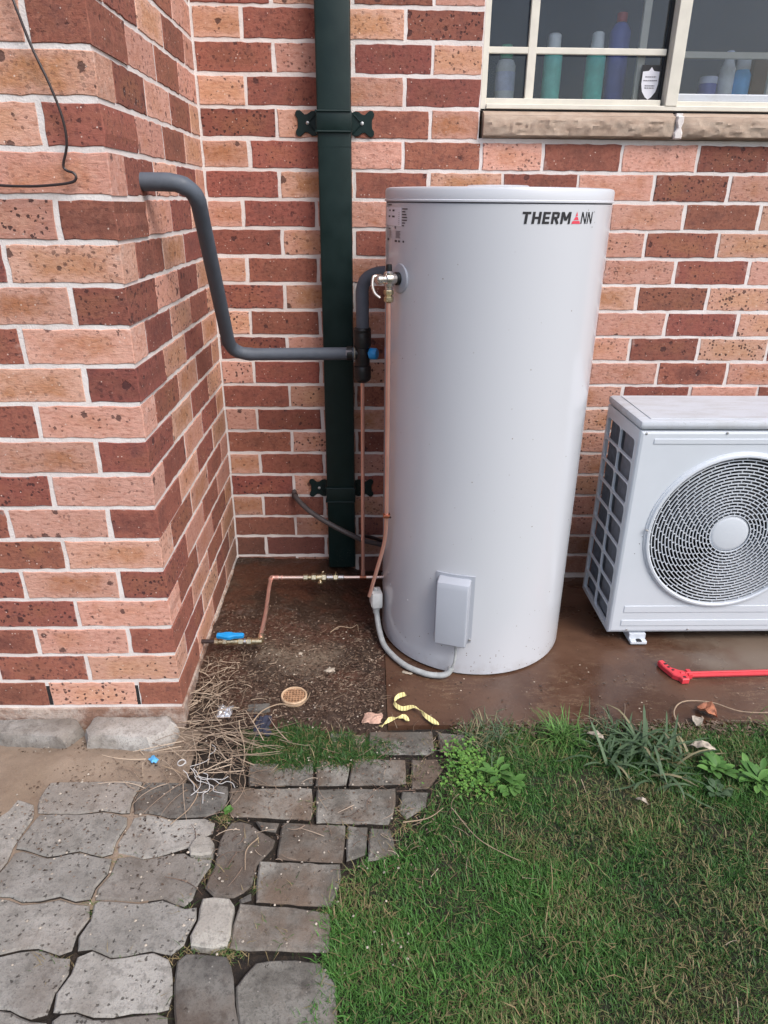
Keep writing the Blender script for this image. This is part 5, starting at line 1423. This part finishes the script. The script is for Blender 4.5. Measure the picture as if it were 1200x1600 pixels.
pts = [(.447+.0, -1.40), (.43, -1.46), (.34, -1.41), (.36, -1.52), (.30, -1.50), (.175, -1.21), (.17, -1.22), (.19, -1.37), (.15, -1.36), (.20, -1.38), (.24, -1.55), (.60, -1.25), (.61, -1.20), (.63, -1.10), (.66, -1.06), (.68, -.97), (.55, -1.28), (.15, -1.55), (.13, -1.62), (.12, -1.67), (.46, -1.26), (-.05, -1.33), (-.06, -1.45), (-.1, -1.57), (.03, -1.56), (.12, -1.45), (.29, -1.40), (.38, -1.19), (.25, -1.30), (.25, -1.54), (.245, -1.52), (.22, -1.525)]
X = np.concatenate([rng.normal(p[0], .016, 70) for p in pts]); Y = np.concatenate([rng.normal(p[1], .012, 70) for p in pts]); n = len(X)
blades('joint_grass', np.stack([X, Y, np.full(n, -.008)], 1), rng.uniform(0, 2*PI, n), rng.gamma(5, .0035, n), rng.uniform(.001, .002, n), rng.uniform(.3, .9, n), rng.uniform(.2, .9, n), rng.random(n)*.8, np.where(rng.random(n) < .55, .85, .2), MAT['grass'], 2, kind='stuff', label='sparse grass sprigs in the joints of the path', category='grass')
# distant lawn, thin
x, y = scatter(30000, -1.2, 3.5, -2.6, -.92); ok = in_poly(x, y, LAWN) & ((x > 2.14) | (y < -2.14)); x, y = x[ok], y[ok]; n = len(x)
blades('outer_lawn_grass', np.stack([x, y, np.full(n, -.010)], 1), rng.uniform(0, 2*PI, n), rng.gamma(6, .004, n), rng.uniform(.003, .005, n), rng.uniform(.15, .85, n), rng.uniform(.05, .75, n), rng.random(n), rng.random(n)**3, MAT['grass'], 2, kind='stuff', label='lawn beyond the picture', category='grass')

def tuft(name, cx, cy, n, L0, L1, W, mat, label, cat, spread=.015, lean=(.1, .7), bend=(.1, .6), dryp=.1, tint=(.2, 1), ang=None, segs=5, z=-.006):
    a_ = rng.uniform(0, 2*PI, n) if ang is None else rng.uniform(ang[0], ang[1], n)
    return blades(name, np.stack([rng.normal(cx, spread, n), rng.normal(cy, spread, n), np.full(n, z)], 1), a_, rng.uniform(L0, L1, n), rng.uniform(W*.7, W*1.2, n), rng.uniform(*bend, n), rng.uniform(*lean, n), rng.uniform(*tint, n), np.where(rng.random(n) < dryp, .8, .05), mat, segs, label=label, category=cat)
tuft('grass_tuft', 1.050, -.965, 170, .04, .105, .0030, MAT['weed'], 'bright green spiky grass tuft at the slab edge, nearest the tank', 'grass tuft', .018, dryp=.06)
tuft('grass_tuft', 1.19, -.945, 90, .03, .085, .0035, MAT['dark_weed'], 'low dark grass tuft just right of the bright spiky one', 'grass tuft', .03, (.3, .8))
tuft('grass_tuft', 1.70, -.96, 110, .03, .08, .003, MAT['weed'], 'green grass tuft at the right border by the slab', 'grass tuft', .03)
tuft('grass_tuft', .84, -.955, 170, .025, .07, .003, MAT['dark_weed'], 'dark untidy grass tuft at the left end of the slab edge', 'grass tuft', .04, (.3, .9), dryp=.25)
# strap-leaved clump
for k, (cx, cy, nn_, lab_) in enumerate([(1.26, -.985, 44, 'grey-green strap-leaved weed, biggest clump, below the red tool head'), (1.33, -1.04, 30, 'strap-leaved weed spreading to the right of the biggest clump'), (1.18, -1.04, 22, 'small strap-leaved weed left of the biggest clump'), (1.27, -1.12, 16, 'strap-leaved weed lowest in the lawn')]):
    tuft('strap_weed', cx, cy, nn_, .05, .13, .009, MAT['dark_weed'], lab_, 'weed', .022, (.45, .85), (.1, .5), .08, segs=6)
def leaf_weed(cx, cy, n, L0, L1, wr_, mat, label, ang=None, flat=(.05, .5), z=.004, spread=None, n2=0):
    n = n2 or n
    vs = []; fs = []; tn = []; rr = random.Random(int(cx*1000)+n)
    for k in range(n):
        a_ = rr.uniform(0, 2*PI) if ang is None else rr.uniform(*ang); L = rr.uniform(L0, L1); W = L*wr_; el = rr.uniform(*flat)
        ox, oy = (cx+rr.gauss(0, spread[0]), cy+rr.gauss(0, spread[1])) if spread else (cx+rr.gauss(0, L0*.3), cy+rr.gauss(0, L0*.3)); b0 = len(vs); t0 = rr.random()
        st = .25
        m = 7
        for i in range(m+1):
            u = i/m; r_ = L*(st+u*(1-st)*1.0); h = z+L*(el*u*1.3-.55*el*u*u)+.004
            w_ = W/2*math.sin(PI*min(.999, u*.96+.03))**.8
            for sg in (-1, 0, 1):
                hh = h+(w_*.28 if sg else 0)
                vs.append((ox+math.cos(a_)*r_-sg*w_*math.sin(a_), oy+math.sin(a_)*r_+sg*w_*math.cos(a_), hh)); tn.append(t0*(.8 if sg == 0 else 1))
        for i in range(m):
            for j in range(2): q = b0+i*3+j; fs.append((q, q+1, q+4, q+3))
        # stalk
        b1 = len(vs)
        for u in (0, st):
            for sg in (-1, 1): vs.append((ox+math.cos(a_)*L*u-sg*.0012*math.sin(a_), oy+math.sin(a_)*L*u+sg*.0012*math.cos(a_), z+.003+.01*u)); tn.append(t0)
        fs.append((b1, b1+1, b1+3, b1+2))
    me = bpy.data.meshes.new('leaf_weed'); me.from_pydata(vs, [], fs)
    at = me.color_attributes.new('tint', 'FLOAT_COLOR', 'POINT')
    arr = np.zeros((len(vs), 4)); arr[:, 0] = tn; arr[:, 3] = 1; at.data.foreach_set('color', arr.reshape(-1))
    me.materials.append(mat); me.polygons.foreach_set('use_smooth', [True]*len(me.polygons))
    return link('leaf_weed', me, label=label, category='weed', kind='stuff' if n2 else None)
leaf_weed(.880, -1.14, 16, .024, .048, .42, MAT['weed'], 'broad-leaved bright green weed at the upper left of the lawn', ang=(-2.6, .6), z=.010)
leaf_weed(.855, -1.10, 12, .03, .055, .34, MAT['weed'], 'broad-leaved weed with upright leaves just above the bright one', z=.010)
leaf_weed(.775, -1.04, 1, .007, .012, .8, MAT['lime'], 'patch of tiny round lime-green leaves next to the pavers', z=.006, spread=(.030, .040), n2=240)
leaf_weed(.80, -1.115, 2, .007, .012, .8, MAT['lime'], 'second patch of tiny lime leaves beside the broad-leaved weed', z=.006, spread=(.042, .036), n2=240)
leaf_weed(1.43, -1.09, 34, .028, .055, .38, MAT['weed'], 'broad-leaved weed at the right of the lawn under the whitish leaf', z=.008)
leaf_weed(1.52, -1.13, 34, .033, .065, .30, MAT['weed'], 'leafy weed nearest the right border of the lawn', z=.008)
leaf_weed(1.40, -1.16, 18, .02, .035, .55, MAT['dark_weed'], 'dull green rounded-leaf weed low in the lawn at the right', z=.006)
leaf_weed(.178, -1.205, 40, .006, .013, .7, MAT['weed'], 'tiny green weed in a joint of the path near the string', z=.002)

# ------------------------------------------------------------------ straw and litter
def strands(name, specs, mat, r0, label, kind='stuff', sides=3):
    vs = []; fs = []; tn = []
    for (x, y, z, a_, L, curv, tilt, rad, tint, dry) in specs:
        p = Vector((x, y, z)); m = 6; b0 = len(vs)
        el = tilt
        for i in range(m+1):
            T = Vector((math.cos(a_)*math.cos(el), math.sin(a_)*math.cos(el), math.sin(el))); S_ = Vector((-math.sin(a_), math.cos(a_), 0)); U2 = T.cross(S_)
            q = rad*(1-.5*i/m)
            for k in range(sides):
                t = 2*PI*k/sides; vs.append(tuple(p+(S_*math.cos(t)+U2*math.sin(t))*q)); tn.append((tint, dry))
            p = p+T*L/m; a_ += curv/m; el -= tilt*1.6/m
            if p.z < z-.01: p.z = z-.01
        for i in range(m):
            for k in range(sides): k2 = (k+1) % sides; fs.append((b0+i*sides+k, b0+i*sides+k2, b0+(i+1)*sides+k2, b0+(i+1)*sides+k))
    me = bpy.data.meshes.new(name); me.from_pydata(vs, [], fs)
    at = me.color_attributes.new('tint', 'FLOAT_COLOR', 'POINT')
    arr = np.zeros((len(vs), 4)); t_ = np.array(tn); arr[:, 0] = t_[:, 0]; arr[:, 1] = t_[:, 1]; arr[:, 3] = 1; at.data.foreach_set('color', arr.reshape(-1))
    me.materials.append(mat)
    return link(name, me, label=label, category='straw', kind=kind)
g = random.Random(21)
S1 = []
def ground_h(x, y):
    if 0 < x < .571 and y > -.95: return soil_z(x, y)
    return .001
for _ in range(140):   # pale stalks piled against the pier corner
    x = g.gauss(.075, .05); y = g.gauss(-.80, .06)
    if x < .01 and y > -.915: x = .01+abs(g.gauss(0, .02))
    S1.append((x, y, ground_h(x, y)+g.uniform(.002, .03), g.uniform(0, 2*PI), g.uniform(.03, .09), g.uniform(-1.0, 1.0), g.uniform(-.1, .35), g.uniform(.0009, .0018), g.random(), g.choice((0, 0, .2, .8))))
for _ in range(95):   # golden stalks fanning over the path
    x = g.gauss(.12, .07); y = g.gauss(-.97, .045)
    S1.append((x, y, .004+g.uniform(.0, .022), g.gauss(-.35, .5)+(PI if g.random() < .4 else 0), g.uniform(.06, .16), g.uniform(-.8, .8), g.uniform(-.05, .22), g.uniform(.0009, .0018), g.uniform(.3, 1), g.choice((0, 0, 0, .6))))
for _ in range(45):
    x = g.uniform(-.10, .22); y = g.uniform(-1.16, -1.0)
    S1.append((x, y, .006+g.uniform(.0, .008), g.uniform(0, 2*PI), g.uniform(.05, .13), g.uniform(-1.2, 1.2), g.uniform(0, .08), g.uniform(.0008, .0015), g.uniform(.2, 1), g.choice((0, .5))))
strands('dry_stalks', S1, MAT['straw'], 0, 'tangle of pale dry stalks piled at the foot of the pier corner and over the path')
S2 = []
for _ in range(1000):
    x = g.uniform(.03, .56); y = g.triangular(-.93, -.42, -.80)
    if math.hypot(x-.298, y+.794) < .06: continue
    S2.append((x, y, soil_z(x, y)+.002, g.uniform(0, 2*PI), g.uniform(.010, .038), g.uniform(-2.5, 2.5), g.uniform(0, .3), g.uniform(.0006, .0012), g.random(), g.choice((.2, .7, 1, 1, 1))))
strands('root_litter', S2, MAT['straw'], 0, 'fine brown roots and stems strewn over the wet soil')
S3 = []
for _ in range(150):
    x = g.uniform(.10, .75); y = g.uniform(-1.4, -.92)
    S3.append((x, y, .006, g.uniform(0, 2*PI), g.uniform(.015, .06), g.uniform(-1.5, 1.5), .02, g.uniform(.0006, .0012), g.random(), g.random()))
for _ in range(60):
    x = g.uniform(.75, 1.7); y = g.gauss(-.905, .012)
    S3.append((x, y, .004, g.gauss(0, .5), g.uniform(.02, .07), g.uniform(-.8, .8), .03, g.uniform(.0007, .0013), g.random(), g.random()))
for _ in range(16):
    x = g.uniform(.6, 1.8); y = g.uniform(-1.8, -1.0)
    S3.append((x, y, .008, g.uniform(0, 2*PI), g.uniform(.02, .05), g.uniform(-1.5, 1.5), .04, g.uniform(.0007, .0012), g.uniform(.5, 1), 0))
strands('loose_stems', S3, MAT['straw'], 0, 'scattered dry stems on the path and lawn edge')
# bigger single stems that can be picked out
def stem(pts, r_, label, tint=.8):
    o = MB().tube(pts, lambda u: r_*(1-.45*u), 6, 6).obj('twig', simple('dry_stem_bark', (.30, .22, .15), .8, 0, .2, 60) if 'dry_stem_bark' not in bpy.data.materials else bpy.data.materials['dry_stem_bark'], smooth=True, label=label, category='twig')
    return o
stem([(1.40, -.93, .004), (1.405, -.87, .012), (1.45, -.83, .016), (1.53, -.835, .016), (1.60, -.87, .012), (1.70, -.875, .010), (1.80, -.865, .008)], .0022, 'thin arching dry runner looping over the slab edge round the orange leaf')
stem([(-.02, -1.06, .010), (.03, -1.085, .012), (.09, -1.14, .012), (.085, -1.20, .012), (.05, -1.25, .012)], .0019, 'forked pale stem lying on the pavers below the string')
stem([(.19, -.90, .012), (.215, -.86, .02), (.26, -.835, .022), (.30, -.84, .02), (.335, -.815, .018), (.345, -.78, .018)], .0020, 'bent brown stem touching the rim of the drain')
stem([(.72, -1.21, .012), (.77, -1.30, .014), (.83, -1.345, .012), (.86, -1.36, .010)], .0012, 'long pale stem lying across the left part of the lawn')
stem([(.60, -1.25, .010), (.66, -1.24, .012), (.70, -1.21, .012)], .0015, 'short curved stem at the left border of the lawn')
stem([(.39, -.48, .030), (.42, -.455, .036), (.46, -.46, .034), (.48, -.445, .036), (.485, -.475, .030)], .0015, 'bent pale twig on the wet soil left of the tank')
stem([(.26, -.985, .006), (.24, -1.32, .008), (.262, -1.36, .006)] if False else [(.262, -1.285, .006), (.24, -1.32, .008), (.245, -1.37, .006)], .0016, 'short curved twig in a joint of the path')
# leaf litter flakes
def flakes(name, N, fx, mat, s0, s1, label, kind='stuff'):
    vs = []; fs = []; tn = []
    for _ in range(N):
        x, y = fx(); z = ground_h(x, y)+.001; a_ = g.uniform(0, 2*PI); L = g.uniform(s0, s1); W = L*g.uniform(.3, .8); b0 = len(vs); t_ = (g.random(), g.random()**1.5)
        c_, s_ = math.cos(a_), math.sin(a_); tl = g.uniform(-.5, .5)
        for u, v, h in ((-1, 0, 0), (0, -.8, .3), (1, -.1, .9), (.4, .9, .5), (-.4, .8, .1)):
            u += g.uniform(-.25, .25)
            vs.append((x+(u*L*c_-v*W*s_)/2, y+(u*L*s_+v*W*c_)/2, z+.0008+abs(h*L*tl*.5))); tn.append(t_)
        fs.append(tuple(range(b0, b0+5)))
    me = bpy.data.meshes.new(name); me.from_pydata(vs, [], fs)
    at = me.color_attributes.new('tint', 'FLOAT_COLOR', 'POINT')
    arr = np.zeros((len(vs), 4)); t_ = np.array(tn); arr[:, 0] = t_[:, 0]; arr[:, 1] = t_[:, 1]; arr[:, 3] = 1; at.data.foreach_set('color', arr.reshape(-1))
    me.materials.append(mat); return link(name, me, label=label, category='litter', kind=kind)
def soil_xy():
    while True:
        x, y = g.uniform(.01, .565), g.triangular(-.94, -.30, -.82)
        if math.hypot(x-.298, y+.794) > .040: return x, y
flakes('soil_litter', 3800, soil_xy, MAT['litter'], .004, .013, 'brown leaf crumbs and mulch over the wet soil')
flakes('path_litter', 1700, lambda: (g.uniform(-.45, .74), g.triangular(-1.45, -.93, -1.0)), MAT['litter'], .003, .009, 'small brown crumbs on the path')
flakes('edge_litter', 900, lambda: (g.uniform(.75, 1.75), g.gauss(-.925, .016)), MAT['litter'], .004, .014, 'dark crumbs and dead leaf bits along the front edge of the slab')
flakes('slab_litter', 260, lambda: (g.uniform(.58, 1.9), g.triangular(-.905, -.60, -.90)), MAT['litter'], .003, .010, 'small crumbs along the edge of the slab')
# pebbles
pb_ = MB()
for _ in range(420):
    x, y = (g.uniform(-.5, .6), g.uniform(-1.6, -.93)) if g.random() < .7 else (g.uniform(.02, .56), g.uniform(-.93, -.45))
    r_ = g.uniform(.0012, .0035); z = ground_h(x, y)+r_*.4
    ps = [(x+r_*math.cos(t)*g.uniform(.8, 1.2), y+r_*math.sin(t)*g.uniform(.8, 1.2), z) for t in [i*PI/3 for i in range(6)]]
    pb_.add(ps+[(x, y, z+r_*.7)], [(i, (i+1) % 6, 6) for i in range(6)])
pb_.obj('pebbles', simple('pebble', (.38, .33, .27), .85, 0, .4, 40), kind='stuff', label='grit and small pebbles on soil and path', category='pebbles')
boulder([(.165, -.825), (.232, -.822), (.236, -.852), (.168, -.856)], -.0, .016, 31, MAT['paver_dark'], 'dark_stone', label='small dark squared stone just left of the drain', category='stone')
# damp block courses showing at the edge of the soil
